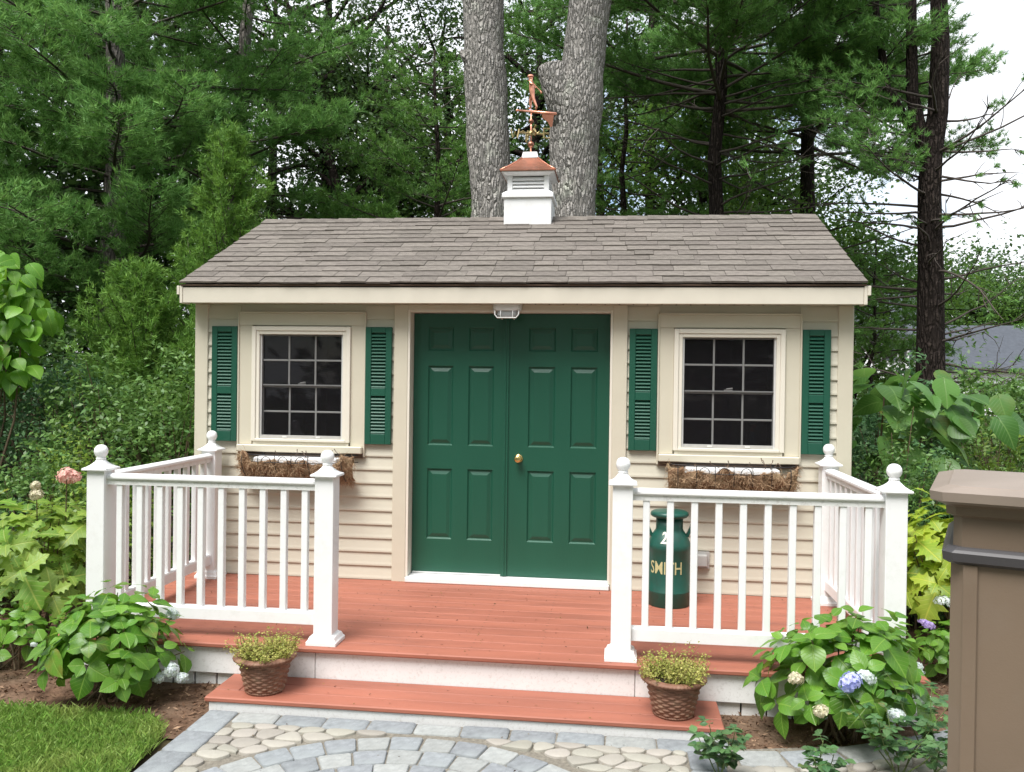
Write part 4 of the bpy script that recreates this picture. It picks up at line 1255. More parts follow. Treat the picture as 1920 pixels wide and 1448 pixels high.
# mulch chips and litter
M['chip'] = leafmat('bark_chip', (.10, .055, .033), (.30, .20, .13), 0., .9, veins=False, attr='rnd', spec=.1)
def chips(name, n, pts, s0, s1, mt, kind='stuff'):
    rs = np.random.RandomState(len(pts) + n)
    P = np.array(pts)
    N = unit(rs.normal(0, .45, (len(P), 3)) + [0, 0, 1]); T = rs.normal(0, 1, (len(P), 3))
    v, f = leaf_quads(P, N, T, rs.uniform(s0, s1, len(P)), rs.uniform(s0, s1, len(P)) * .35, rs, .1)
    o = obj(name, attr_mesh(name, v, f, mt, rs.rand(len(P)) ** 1.8), None); o['kind'] = kind
    return o
pts = []
for x0, x1, y0, y1, n in ((-4.2, -1.36, -2.3, -.2, 9000), (1.38, 4.2, -2.1, -.2, 9000)):
    for _ in range(n):
        x, y = rng.uniform(x0, x1), rng.uniform(y0, y1)
        if y < -2.17 and x < -1.5: continue
        pts.append((x, y, mulch_z(x, y) + rng.uniform(.001, .008)))
chips('mulch_chips', 0, pts, .01, .045, M['chip'])
M['litter'] = leafmat('fallen_bits', (.06, .03, .015), (.24, .16, .05), 0., .9, veins=False, attr='rnd', spec=.1)
pts = [(rng.uniform(-2.2, 2.3), YF + abs(YF) * rng.random() ** .8, .002) for _ in range(420)] + [(rng.uniform(-1.3, 1.3), rng.uniform(SY, YF), -.178) for _ in range(45)]
pts += [(rng.uniform(-1.1, 1.2), rng.uniform(-2.9, -2.04), G + .016) for _ in range(40)]
chips('leaf_litter', 1, pts, .007, .024, M['litter'])

# lawn blades
M['grass'] = leafmat('grass_blade', (.13, .27, .04), (.29, .37, .10), .3, .5, veins=False, attr='rnd', spec=.3)
def in_lawn(x, y):
    c = False; n = len(LAWN)
    for i in range(n):
        (x1, y1), (x2, y2) = LAWN[i], LAWN[i - 1]
        if (y1 > y) != (y2 > y) and x < (x2 - x1) * (y - y1) / (y2 - y1) + x1: c = not c
    return c
P = []
while len(P) < 42000:
    x, y = rng.uniform(-3.3, -1.3), rng.uniform(-3.5, -2.1)
    if in_lawn(x + rng.gauss(0, .012), y + rng.gauss(0, .012)): P.append((x, y, G + .004))
P = np.array(P); n = len(P); rs = np.random.RandomState(2)
T = unit(rs.normal(0, .42, (n, 3)) * [1, 1, .2] + [0, 0, 1]); h = rs.uniform(.025, .06, n)[:, None]; S_ = unit(np.cross(T, rs.normal(0, 1, (n, 3)))) * .0016
bend = rs.normal(0, .012, (n, 3)) * [1, 1, .2]
v = np.stack([P - S_, P + S_, P + T * h * .6 + S_ * .8 + bend * .5, P + T * h + bend * 1.6], 1).reshape(-1, 3)
dry = np.array([mnoise.noise(Vector((a[0] * 3.2, a[1] * 3.2, 9))) for a in P])
o = obj('grass', attr_mesh('grass', v, np.arange(n * 4).reshape(-1, 4), M['grass'], np.clip(rs.rand(n) * .6 + np.clip(dry, 0, 1) * 1.3, 0, 1)), None); o['kind'] = 'stuff'

# ------------------------------------------------------------------ HOUSES beyond the yard
def win(parent, x, y, z0, z1, wd, sx=1):
    f_ = MB(); f_.box(x - wd / 2 - .08, x + wd / 2 + .08, y - .06, y - .002, z0 - .08, z1 + .08); fo = f_.obj('window', M['housewhite'], parent)
    p_ = MB(); p_.box(x - wd / 2, x + wd / 2, y - .09, y - .062, z0, z1); p_.obj('pane', M['houseglass'], fo)
    for s in (-1, 1):
        q = MB(); q.box(x + s * (wd / 2 + .28) - .16, x + s * (wd / 2 + .28) + .16, y - .05, y - .002, z0 - .05, z1 + .05); q.obj('house_shutter', M['band'], fo)
def gable_roof(parent, x0, x1, y0, y1, ze, zr, ov=.4):
    b = MB(); ym = (y0 + y1) / 2
    b.add([(x0 - ov, y0 - ov, ze), (x1 + ov, y0 - ov, ze), (x1 + ov, ym, zr), (x0 - ov, ym, zr), (x1 + ov, y1 + ov, ze), (x0 - ov, y1 + ov, ze),
           (x0 - ov, y0 - ov, ze - .2), (x1 + ov, y0 - ov, ze - .2), (x1 + ov, y1 + ov, ze - .2), (x0 - ov, y1 + ov, ze - .2)],
          [(0, 1, 2, 3), (3, 2, 4, 5), (6, 7, 1, 0), (8, 9, 5, 4), (9, 8, 7, 6), (1, 7, 8, 4, 2), (0, 3, 5, 9, 6)])
    return b.obj('house_roof', M['houseroof'], parent)
h1 = thing('white_house', 'white clapboard house with shuttered window seen past the dark pine trunk', 'house', (15.5, 48, G))
b = MB(); b.box(11, 19, 46, 53, G, 4.35); b.obj('house_wall', M['housewhite'], h1)
gable_roof(h1, 11, 19, 46, 53, 4.4, 7.2)
for x in (12.5, 14.3, 16.7, 18.2): win(h1, x, 46, 2.9, 4.0, .8)
h2 = thing('garage', 'low white garage with broad slate grey roof beyond the shrubs', 'garage', (25, 50, G))
b = MB(); b.box(20.2, 33, 46, 54, G, 2.45); b.obj('house_wall', M['housewhite'], h2)
gable_roof(h2, 20.2, 33, 46, 54, 2.5, 5.25, .5)
for x in (22.5, 26.5, 30): win(h2, x, 46, .4, 1.6, 1.0)
# ------------------------------------------------------------------ VEGETATION
def barkmat(name, c0, c1, sc=9., stretch=(1, 1, .22), lichen=None):
    m, t, b = newmat(name); L = t.links.new
    b.inputs['Roughness'].default_value = .95; b.inputs['Specular IOR Level'].default_value = .1
    geo = t.nodes.new('ShaderNodeNewGeometry')
    mp = t.nodes.new('ShaderNodeMapping'); mp.inputs['Scale'].default_value = stretch; L(geo.outputs['Position'], mp.inputs['Vector'])
    wn = t.nodes.new('ShaderNodeTexNoise'); wn.inputs['Scale'].default_value = 5; L(mp.outputs['Vector'], wn.inputs['Vector'])
    ad = t.nodes.new('ShaderNodeMix'); ad.data_type = 'RGBA'; ad.blend_type = 'ADD'; ad.inputs[0].default_value = .12
    L(mp.outputs['Vector'], ad.inputs[6]); L(wn.outputs['Color'], ad.inputs[7])
    vo = t.nodes.new('ShaderNodeTexVoronoi'); vo.feature = 'DISTANCE_TO_EDGE'; vo.inputs['Scale'].default_value = sc * 2.4; L(ad.outputs[2], vo.inputs['Vector'])
    mr = t.nodes.new('ShaderNodeMapRange'); mr.inputs['From Max'].default_value = .38; L(vo.outputs['Distance'], mr.inputs['Value'])
    n2 = t.nodes.new('ShaderNodeTexNoise'); n2.inputs['Scale'].default_value = sc * 3; n2.inputs['Detail'].default_value = 8; L(geo.outputs['Position'], n2.inputs['Vector'])
    mu = t.nodes.new('ShaderNodeMath'); mu.operation = 'MULTIPLY'; L(mr.outputs['Result'], mu.inputs[0]); L(n2.outputs['Fac'], mu.inputs[1])
    m2 = t.nodes.new('ShaderNodeMapRange'); m2.inputs['From Max'].default_value = .62; L(mu.outputs[0], m2.inputs['Value'])
    mx_ = t.nodes.new('ShaderNodeMix'); mx_.data_type = 'RGBA'; mx_.inputs[6].default_value = (*c0, 1); mx_.inputs[7].default_value = (*c1, 1)
    L(m2.outputs['Result'], mx_.inputs[0]); c = mx_.outputs[2]
    if lichen:
        n3 = t.nodes.new('ShaderNodeTexNoise'); n3.inputs['Scale'].default_value = 2.6; n3.inputs['Detail'].default_value = 7; n3.inputs['Roughness'].default_value = .75; L(geo.outputs['Position'], n3.inputs['Vector'])
        r3 = t.nodes.new('ShaderNodeMapRange'); r3.inputs['From Min'].default_value = .53; r3.inputs['From Max'].default_value = .70; r3.inputs['To Max'].default_value = .7; L(n3.outputs['Fac'], r3.inputs['Value'])
        m3 = t.nodes.new('ShaderNodeMix'); m3.data_type = 'RGBA'; m3.inputs[7].default_value = (*lichen, 1); L(r3.outputs['Result'], m3.inputs[0]); L(c, m3.inputs[6]); c = m3.outputs[2]
    L(c, b.inputs['Base Color'])
    bp = t.nodes.new('ShaderNodeBump'); bp.inputs['Strength'].default_value = 1.; bp.inputs['Distance'].default_value = .05; L(m2.outputs['Result'], bp.inputs['Height']); L(bp.outputs['Normal'], b.inputs['Normal'])
    return m
M['oakbark'] = barkmat('grey_oak_bark', (.25, .235, .215), (.56, .53, .495), 11., (1, 1, .24), (.46, .48, .40))
M['pinebark'] = barkmat('dark_pine_bark', (.022, .017, .015), (.085, .066, .056), 9.)
M['greybark'] = barkmat('grey_pine_bark', (.12, .108, .10), (.36, .32, .29), 8.)
M['twig'] = mat('dry_twig_bark', (.075, .06, .05), .9, .3, 20)
M['pinegreen'] = leafmat('white_pine_needles', (.090, .22, .056), (.20, .38, .10), .25, .5, veins=False, attr='rnd', spec=.15)
M['pinegreen2'] = leafmat('yellow_green_pine_needles', (.08, .20, .042), (.18, .34, .075), .25, .5, veins=False, attr='rnd', spec=.3)
M['juniper'] = leafmat('juniper_sprays', (.075, .185, .030), (.17, .31, .05), .2, .6, veins=False, attr='rnd', spec=.25)
M['darkleaf'] = leafmat('dark_oak_leaves', (.030, .075, .020), (.070, .135, .032), .3, .45, veins=False, attr='rnd', spec=.35)
M['midleaf'] = leafmat('green_tree_leaves', (.060, .15, .028), (.14, .26, .045), .4, .45, veins=False, attr='rnd', spec=.35)
M['shrubleaf'] = leafmat('shrub_leaves', (.060, .150, .035), (.15, .26, .065), .3, .45, veins=False, attr='rnd', spec=.4)
M['shrubyel'] = leafmat('yellow_green_shrub_leaves', (.11, .21, .03), (.23, .33, .06), .35, .45, veins=False, attr='rnd', spec=.4)
M['shrubdark'] = leafmat('blue_green_shrub_leaves', (.045, .125, .050), (.11, .215, .085), .3, .45, veins=False, attr='rnd', spec=.4)
M['hydleaf'] = leafmat('hydrangea_leaf', (.075, .21, .020), (.14, .29, .035), .35, .35, veins=True, var=.22, spec=.45)
M['oakleaf'] = leafmat('oakleaf_hydrangea_leaf', (.12, .25, .030), (.23, .34, .055), .35, .45, veins=True, var=.2, spec=.4)
M['oakleafy'] = leafmat('yellow_oakleaf_hydrangea_leaf', (.20, .33, .030), (.33, .42, .050), .4, .45, veins=True, var=.15, spec=.4)
M['heart'] = leafmat('bright_heart_leaf', (.095, .26, .020), (.16, .34, .035), .45, .4, veins=True, var=.2, spec=.45)
M['bigleaf'] = leafmat('big_catalpa_leaf', (.06, .17, .030), (.11, .24, .05), .4, .4, veins=True, var=.25, spec=.45)
M['roseleaf'] = leafmat('rose_leaf', (.045, .125, .045), (.10, .20, .065), .3, .35, veins=True, var=.3, spec=.45)
M['stem'] = mat('woody_stem', (.12, .085, .05), .8, .3, 20)
M['stemgreen'] = mat('green_stem', (.10, .14, .04), .7, .2, 20)
M['fblue'] = leafmat('blue_floret', (.42, .45, .78), (.60, .60, .86), .3, .6, veins=False, attr='rnd', var=.12)
M['fwhite'] = leafmat('white_floret', (.52, .60, .50), (.74, .76, .84), .3, .6, veins=False, attr='rnd', var=.12)
M['fcream'] = leafmat('faded_cream_floret', (.50, .50, .33), (.66, .58, .45), .3, .6, veins=False, attr='rnd', var=.2)
M['fpink'] = leafmat('faded_pink_floret', (.66, .34, .30), (.74, .56, .46), .3, .6, veins=False, attr='rnd', var=.15)
M['fpurple'] = leafmat('purple_floret', (.42, .32, .66), (.62, .50, .76), .3, .6, veins=False, attr='rnd', var=.15)

def vrand(r, s=1.): return Vector((r.gauss(0, s), r.gauss(0, s), r.gauss(0, s)))
def polyl(r, p, d, L, n, jit, trop=Vector((0, 0, 0))):
    p = Vector(p); d = Vector(d).normalized(); pts = [p.copy()]
    for i in range(n):
        d = (d + vrand(r, jit) + trop).normalized(); p = p + d * (L / n); pts.append(p.copy())
    return pts
def along(pts, t):
    t = max(0, min(.9999, t)) * (len(pts) - 1); i = int(t); return pts[i].lerp(pts[i + 1], t - i), (pts[i + 1] - pts[i]).normalized()
def taper(r0, r1, n): return [r0 + (r1 - r0) * i / (n - 1) for i in range(n)]
def needle_mesh(name, P, D, n, L, w, mt, rs, spread=.6):
    P = np.array(P); D = unit(np.array(D)); k = len(P)
    tr = rs.rand(k)
    P2 = np.repeat(P, n, 0); D2 = np.repeat(D, n, 0)
    d = unit(D2 + rs.normal(0, spread, P2.shape))
    s = unit(np.cross(d, rs.normal(0, 1, P2.shape))) * w
    ln = L * rs.uniform(.65, 1.1, (len(P2), 1))
    base = P2 + rs.normal(0, .012, P2.shape)
    v = np.stack([base - s, base + s, base + d * ln], 1).reshape(-1, 3)
    return attr_mesh(name, v, np.arange(len(v)).reshape(-1, 3), mt, np.clip(np.repeat(tr, n) * .75 + rs.rand(len(P2)) * .25, 0, 1))
def leaf_cloud(name, C, n, sig, size, mt, rs, up=.7, asp=.55, bias=None):
    """n leaves round every cluster centre in C"""
    C = np.array(C); k = len(C)
    tr = np.repeat(rs.rand(k), n)
    P = np.repeat(C, n, 0) + rs.normal(0, 1, (k * n, 3)) * np.array(sig)
    N = unit(rs.normal(0, .55, P.shape) + np.array([0, 0, up]))
    T = rs.normal(0, 1, P.shape) + np.array([0, 0, -.3])
    ln = rs.uniform(size * .7, size * 1.25, len(P))
    v, f = leaf_quads(P, N, T, ln, ln * asp, rs)
    return attr_mesh(name, v, f, mt, np.clip(tr * .55 + rs.rand(len(P)) * .45, 0, 1))

def pine(label, base, H, r0, z0, Lmax, nb, seed, bark='pinebark', mt='pinegreen', lean=(0, 0), dead=0, zmax=99, nd=15, group=None, dens=1., trunkpts=None, azf=None, fork=None, nl=.105, sag=0.):
    r = random.Random(seed); rs = np.random.RandomState(seed)
    t = thing('pine_tree', label, 'pine', (base[0], base[1], G), group)
    O = WL[t]; tb = MB(); P = []; D = []
    n = 12
    tp = trunkpts or [Vector((base[0] + lean[0] * i / n + r.gauss(0, .03), base[1] + lean[1] * i / n, G - .1 + H * i / n)) for i in range(n + 1)]
    tp = [Vector(p) for p in tp]
    rad = [r0 * (1 - .85 * (p.z - tp[0].z) / H) for p in tp]
    rad[0] *= 1.25
    tb.tube(tp, rad, 12)
    stems = [(tp, rad)]
    if fork:
        for fp, fr in fork:
            fp = [Vector(p) for p in fp]; tb.tube(fp, taper(fr, fr * .5, len(fp)), 10); stems.append((fp, taper(fr, fr * .5, len(fp))))
    bt_ = MB()
    def at_z(z, pts=tp):
        for a, b_ in zip(pts, pts[1:]):
            if a.z <= z <= b_.z: return a.lerp(b_, (z - a.z) / max(1e-6, b_.z - a.z))
        return pts[-1]
    for i in range(dead):          # bare dead branches low on the trunk
        z = r.uniform(max(G + 1.2, z0 - 3.6), z0 + 1.0); az = r.uniform(0, 6.28)
        L = r.uniform(.5, 1) * Lmax * .8
        pts = polyl(r, at_z(z), (math.cos(az), math.sin(az), r.uniform(-.15, .3)), L, 7, .10, Vector((0, 0, .01)))
        bt_.tube(pts, taper(.022, .004, 8), 5, False)
        for q in range(5):
            p, d = along(pts, r.uniform(.3, .95)); sp = polyl(r, p, d + vrand(r, .5), L * r.uniform(.1, .3), 4, .14)
            bt_.tube(sp, taper(.008, .002, 5), 4, False)
            if r.random() < .35:
                for g in range(3): pp, dd = along(sp, r.uniform(.6, 1)); P.append(pp); D.append(dd)
    for i in range(nb):
        f = (i + r.random()) / nb; z = G + z0 + f * (min(H - .3, zmax) - z0)
        pr = (1 - (z - G - z0) / (H - z0)); L = Lmax * (.25 + .75 * pr ** .7) * r.uniform(.7, 1.12)
        az = i * 2.39996 + r.uniform(-.4, .4) if azf is None else azf(r)
        st = stems[0] if len(stems) == 1 else stems[r.randrange(len(stems))]
        pts = polyl(r, at_z(z, st[0]) if st[0][0].z < z else at_z(z), (math.cos(az), math.sin(az), r.uniform(-.05, .28) - sag), L, 8, .06, Vector((0, 0, .018)))
        bt_.tube(pts, taper(max(.014, .02 * L / 2), .005, 9), 5, False)
        ns = int(L / .13)
        for k in range(ns):
            u = .28 + .72 * (k + r.random()) / ns
            p, d = along(pts, u)
            side = d.cross(Vector((0, 0, 1))).normalized() * (1 if k % 2 else -1)
            sl_ = (.25 + .55 * (1 - u)) * L * .42 * r.uniform(.6, 1.1) + .12
            sp = polyl(r, p, d * .75 + side * .8 + Vector((0, 0, r.uniform(-.1, .3))), sl_, 4, .1, Vector((0, 0, .04)))
            bt_.tube(sp, taper(.007, .003, 5), 3, False)
            m = max(4, int(sl_ / .042 * dens))
            for q in range(m):
                pp, dd = along(sp, .25 + .75 * (q + r.random()) / m)
                P.append(pp + vrand(r, .055)); D.append(dd + Vector((0, 0, .5)) + vrand(r, .35))
        for q in range(3): P.append(pts[-1] + vrand(r, .03)); D.append((pts[-1] - pts[-2]).normalized() + Vector((0, 0, .3)))
    o = obj('trunk', mesh('trunk', [v - O for v in tb.v], tb.f, M[bark], True), t, O)
    o = obj('branches', mesh('branches', [v - O for v in bt_.v], bt_.f, M['twig' if bark != 'greybark' else 'twig'], True), t, O)
    P = [p - O for p in P]
    o = obj('crown', needle_mesh('crown', P, D, nd, nl, .0062, M[mt], rs), t, O)
    return t

def decid(label, base, H, r0, z0, R, nl, seed, mt='darkleaf', leaf=.09, per=26, lean=(0, 0), bark='pinebark', name='broadleaf_tree', group=None, sig=.2, nsub=6, cat='tree', zmax=99):
    r = random.Random(seed); rs = np.random.RandomState(seed)
    t = thing(name, label, cat, (base[0], base[1], G), group); O = WL[t]
    tb = MB(); C = []
    n = 10
    tp = [Vector((base[0] + lean[0] * (i / n) ** .8 + r.gauss(0, .04), base[1] + lean[1] * i / n + r.gauss(0, .04), G - .1 + H * i / n)) for i in range(n + 1)]
    tb.tube(tp, [r0 * (1.2 if i == 0 else 1 - .8 * i / n) for i in range(n + 1)], 10)
    for i in range(nl):
        u = z0 / H + (1 - z0 / H) * (i + r.random()) / nl
        p, d = along(tp, u)
        if p.z > zmax: continue
        az = i * 2.4 + r.uniform(-.5, .5); pr = math.sin(math.pi * (.15 + .8 * (u - z0 / H) / (1 - z0 / H)))
        L = R * (.45 + .6 * pr) * r.uniform(.75, 1.1)
        pts = polyl(r, p, (math.cos(az), math.sin(az), r.uniform(.1, .75)), L, 7, .13, Vector((0, 0, .02)))
        tb.tube(pts, taper(max(.02, r0 * .35), .008, 8), 6, False)
        for k in range(nsub):
            q, d = along(pts, r.uniform(.25, 1)); sp = polyl(r, q, d + vrand(r, .7), L * r.uniform(.2, .42), 4, .2)
            tb.tube(sp, taper(.012, .004, 5), 3, False)
            C += [along(sp, r.uniform(.3, .6))[0], sp[-1], along(sp, .85)[0] + vrand(r, .15)]
        C.append(pts[-1])
    obj('trunk', mesh('trunk', [v - O for v in tb.v], tb.f, M[bark], True), t, O)
    obj('crown', leaf_cloud('crown', [c - O for c in C], per, sig, leaf, M[mt], rs), t, O)
    return t

def shrub(label, base, rx, ry, h, n, seed, mt='shrubleaf', leaf=.055, per=22, name='shrub', group=None, sig=.055, asp=.5, z0=.15, cat='shrub', up=.7):
    r = random.Random(seed); rs = np.random.RandomState(seed)
    t = thing(name, label, cat, (base[0], base[1], G), group); O = WL[t]
    tb = MB(); C = []
    off = Vector((seed * 3.1, seed * 1.7, 0))
    for i in range(n):
        u = r.random(); az = r.uniform(0, 6.283); el = math.asin(r.uniform(-.25, 1))
        q = r.uniform(.45, 1.0) ** .6
        d = Vector((math.cos(az) * math.cos(el) * rx, math.sin(az) * math.cos(el) * ry, math.sin(el) * h * (1 - z0)))
        lump = 1 + .28 * mnoise.noise(Vector((d.x / rx, d.y / ry, d.z / h)) * 2.1 + off) + .16 * mnoise.noise(Vector((d.x / rx, d.y / ry, d.z / h)) * 5 + off)
        p = Vector((0, 0, h * (z0 + .12))) + d * q * lump
        p.z = max(p.z, .03)
        C.append(p)
        if i % 5 == 0:
            b0 = Vector((r.gauss(0, rx * .12), r.gauss(0, ry * .12), -.02)); m_ = b0.lerp(p, .5) + Vector((0, 0, h * .08)) + vrand(r, .03)
            tb.tube([b0, m_, p], [.010, .007, .003], 4, False)
    obj('stems', mesh('stems', tb.v, tb.f, M['stem'], True), t, O)
    obj('foliage', leaf_cloud('foliage', C, per, sig, leaf, M[mt], rs, up=up, asp=asp), t, O)
    return t

# ---- the two big oaks right behind the shed
def oak(label, pts, rad, stub, seed):
    r = random.Random(seed); rs = np.random.RandomState(seed)
    t = thing('oak_tree', label, 'tree', (pts[0][0], pts[0][1], G), 'grey oaks behind the shed'); O = WL[t]
    b = MB()
    P = [Vector(p) for p in pts]
    fine = []; fr = []
    for i in range(len(P) - 1):
        for k in range(6):
            fine.append(P[i].lerp(P[i + 1], k / 6)); fr.append((rad[i] + (rad[i + 1] - rad[i]) * k / 6) * r.uniform(.985, 1.015))
    fine.append(P[-1]); fr.append(rad[-1])
    b.tube(fine, fr, 28)
    for s_pts, s_rad in stub:
        b.tube(s_pts, s_rad, 24)
    C = []
    top = P[-1]
    for i in range(7):
        az = i * .9 + seed; pts_ = polyl(r, top - Vector((0, 0, r.uniform(0, 1.6))), (math.cos(az), math.sin(az), .9), r.uniform(2.2, 3.6), 6, .12)
        b.tube(pts_, taper(.09, .015, 7), 7, False)
        for k in range(5):
            q, d = along(pts_, r.uniform(.4, 1)); C += [q + vrand(r, .4) for _ in range(3)]
    C = [c for c in C if c.z > 9.2]
    for v in b.v:
        n_ = mnoise.noise(Vector((v.x * 5, v.y * 5, v.z * 2.2))) * .018 + mnoise.noise(Vector((v.x * 2, v.y * 2, v.z * 1.3 + seed))) * .025
        v.x += n_; v.y += n_ * .6
    obj('trunk', mesh('trunk', [v - O for v in b.v], b.f, M['oakbark'], True), t, O)
    obj('crown', leaf_cloud('crown', [c - O for c in C], 30, .25, .12, M['midleaf'], rs), t, O)
oak('straight grey oak trunk with a small knot, beside the cupola', [(-.86, 5, G - .1), (-.885, 5, 2.5), (-.897, 5, 3.8), (-.96, 5, 5.0), (-1.02, 5, 6.0), (-1.04, 5, 6.9), (-1.0, 5.1, 9.5)],
    [.33, .285, .27, .275, .275, .29, .26],
    [([(-1.1, 4.95, 5.75), (-1.24, 4.88, 5.86), (-1.315, 4.84, 5.92)], [.17, .075, .03])], 3)
oak('thick grey oak trunk with a sawn off stub below its bend', [(.17, 5, G - .1), (.18, 5, 2.5), (.187, 5, 3.8), (.20, 5, 4.6), (.235, 5, 5.2), (.31, 5, 5.75), (.36, 5, 6.25), (.41, 5, 6.75), (.47, 5.1, 9.5)],
    [.37, .325, .315, .325, .35, .275, .27, .275, .24],
    [([(.18, 4.98, 4.75), (.06, 4.93, 5.25), (-.085, 4.88, 5.62), (-.098, 4.87, 5.68), (-.10, 4.87, 5.69)], [.26, .235, .205, .19, .175])], 5)

# ---- pines
pine('tall white pine with soft plumes above the heart leaved climber', (-6.95, 6.0), 13, .25, 2.9, 3.6, 58, 21, 'greybark', nd=14, dens=1.05, zmax=8.4, nl=.135, sag=.1)
leaner = pine('leaning grey white pine beside the tall one', (-5.9, 7.2), 13, .20, 4.4, 2.5, 26, 22, 'greybark', nd=15, zmax=8.8, lean=(.9, 0), nl=.13)
pine('white pine with low dark boughs behind the climber', (-9.3, 5.2), 12, .22, 2.0, 3.4, 46, 23, 'greybark', nd=15, zmax=8.4, nl=.135, sag=.12)
pine('young bright pine with low boughs beside the straight oak', (-2.35, 8.2), 7.6, .12, 3.2, 2.3, 34, 24, mt='pinegreen2', nd=15, dens=1.1)
pine('white pine with a slim bare lower trunk behind the shed roof', (2.39, 8.0), 13.5, .17, 6.2, 3.8, 40, 25, nd=15, dead=44, zmax=9.3, nl=.135)
pine('dense green pine crown behind the thick oak', (4.3, 10.2), 13.5, .2, 6.0, 3.8, 38, 26, nd=15, dead=16, zmax=9.3, nl=.135)
pine('pine with low boughs brushing the roof ridge', (.9, 10.5), 9, .12, 3.2, 2.4, 22, 28, nd=15, zmax=6.2, mt='pinegreen2')
pine('dark forked pine with bare side branches beyond the shrubs', (5.46, 7.0), 13, .235, 4.6, 2.8, 22, 27, nd=15, dead=56, zmax=9.0, dens=.7, azf=lambda r: r.uniform(1.5, 4.3),
     trunkpts=[(5.50, 7, G - .1), (5.46, 7, 1.8), (5.44, 7, 3.2), (5.40, 7, 4.4), (5.42, 7, 5.0), (5.50, 7, 5.6), (5.52, 7, 6.6), (5.47, 7, 7.6), (5.40, 7, 9.5), (5.4, 7, 12)],
     fork=[([(5.42, 7, 4.7), (5.25, 7, 5.3), (5.13, 7, 5.9), (5.10, 7, 7.0), (5.05, 7, 9.5)], .12), ([(5.22, 7.1, 5.3), (4.8, 7.1, 6.0), (4.62, 7.1, 7.2), (4.6, 7.1, 9)], .075)])
pine('small feathery pine in front of the white house', (5.2, 9.0), 4.4, .06, 1.9, 1.5, 24, 29, nd=15, zmax=3.9, mt='pinegreen2')
# ---- junipers
def juniper(label, base, H, R, n, seed):
    r = random.Random(seed); rs = np.random.RandomState(seed)
    t = thing('juniper', label, 'juniper', (base[0], base[1], G), 'junipers beside the shed'); O = WL[t]
    tb = MB(); tb.tube([(0, 0, -.1), (.03, 0, H * .5), (0, 0, H * .98)], [.07, .04, .006], 8)
    P = []; D = []
    for i in range(n):
        f = (i + r.random()) / n; z = .25 + f * (H - .3); L = R * (1 - f) ** .75 * r.uniform(.55, 1.15) + .1
        az = i * 2.4 + r.uniform(-.5, .5)
        pts = polyl(r, (0, 0, z), (math.cos(az), math.sin(az), .75 + .5 * f), L * 1.25, 6, .10, Vector((0, 0, .05)))
        tb.tube(pts, taper(.012, .003, 7), 4, False)
        m = int(L / .035) + 4
        for k in range(m):
            p, d = along(pts, .2 + .8 * (k + r.random()) / m)
            dd = (d + vrand(r, .55) + Vector((0, 0, .25))).normalized()
            for q in range(3):
                P.append(p + dd * (.05 * q) + vrand(r, .02)); D.append(dd + vrand(r, .25))
    obj('trunk', mesh('trunk', tb.v, tb.f, M['twig'], True), t, O)
    obj('crown', needle_mesh('crown', P, D, 9, .075, .0045, M['juniper'], rs, .55), t, O)
juniper('feathery yellow green juniper with a pointed top beside the shed roof', (-3.66, 3.0), 4.55, 1.25, 150, 31)
juniper('shorter broad juniper below the pointed one', (-4.35, 2.3), 2.9, 1.25, 120, 32)
juniper('low juniper pressed against the shed wall corner', (-3.2, 2.0), 2.7, .85, 90, 33)

# ---- dark broadleaf trees behind
B = 'dark woodland trees'
decid('dark oak with a leaning black trunk and sky showing through', (-2.9, 11.0), 11, .17, 3.6, 3.3, 20, 41, leaf=.10, per=22, lean=(-3.6, 0), sig=.22)
decid('dark broadleaf tree between the leaning pine and the oaks', (-6.2, 13.5), 13, .25, 3.0, 4.2, 30, 42, leaf=.11, per=28, sig=.28)
decid('shady tree far behind the straight oak trunk', (-1.2, 14.5), 12, .22, 3.2, 3.6, 26, 43, leaf=.11, per=26, sig=.28)
decid('dark tree behind the bright young pine', (-4.0, 17.0), 11, .25, 2.0, 4.4, 30, 44, leaf=.12, per=26, sig=.32)
decid('woodland tree far behind the tall white pine', (-11.5, 13.0), 13, .25, 1.5, 4.6, 32, 45, leaf=.12, per=28, sig=.32)
decid('woodland tree with low limbs behind the junipers', (-9.0, 10.0), 10, .2, 1.0, 3.6, 28, 46, leaf=.10, per=28, sig=.28)
decid('dark tree behind the thick oak', (1.6, 15.0), 12, .22, 2.6, 3.8, 28, 47, leaf=.11, per=28, sig=.3)
decid('bright green maple glimpsed under the pine boughs', (4.2, 14.0), 6.2, .14, 1.2, 2.6, 24, 48, mt='midleaf', leaf=.11, per=26, sig=.26)
decid('bright green sapling behind the end of the roof', (3.4, 9.2), 4.9, .07, 2.2, 1.2, 14, 49, mt='midleaf', leaf=.09, per=22, sig=.2)
decid('green maple showing beside the straight oak trunk', (-3.4, 14.0), 7.2, .14, 2.0, 2.4, 22, 50, mt='midleaf', leaf=.11, per=24, sig=.26)
decid('leafy green tree under the slim pine boughs', (2.6, 13.0), 8.0, .14, 2.4, 2.6, 26, 57, mt='midleaf', leaf=.12, per=26, sig=.28)
decid('leafy green tree between the slim pine and the forked pine', (5.9, 13.0), 4.6, .12, 1.4, 2.1, 24, 58, mt='midleaf', leaf=.12, per=26, sig=.26)
decid('leafy dark tree beside the leaning oak', (-4.6, 12.6), 8.6, .14, 2.4, 2.6, 26, 59, leaf=.12, per=26, sig=.28)
decid('oak reaching in over the garage roof', (15.2, 16.0), 10, .2, 4.6, 3.8, 18, 51, leaf=.12, per=22, sig=.3)
decid('far green tree behind the garage', (27, 60.0), 8.2, .3, 1.0, 4.6, 30, 52, mt='midleaf', leaf=.2, per=30, sig=.6)
decid('far dark tree between the house and garage', (20.5, 58.0), 8.5, .3, .6, 3.4, 26, 53, leaf=.2, per=30, sig=.5)
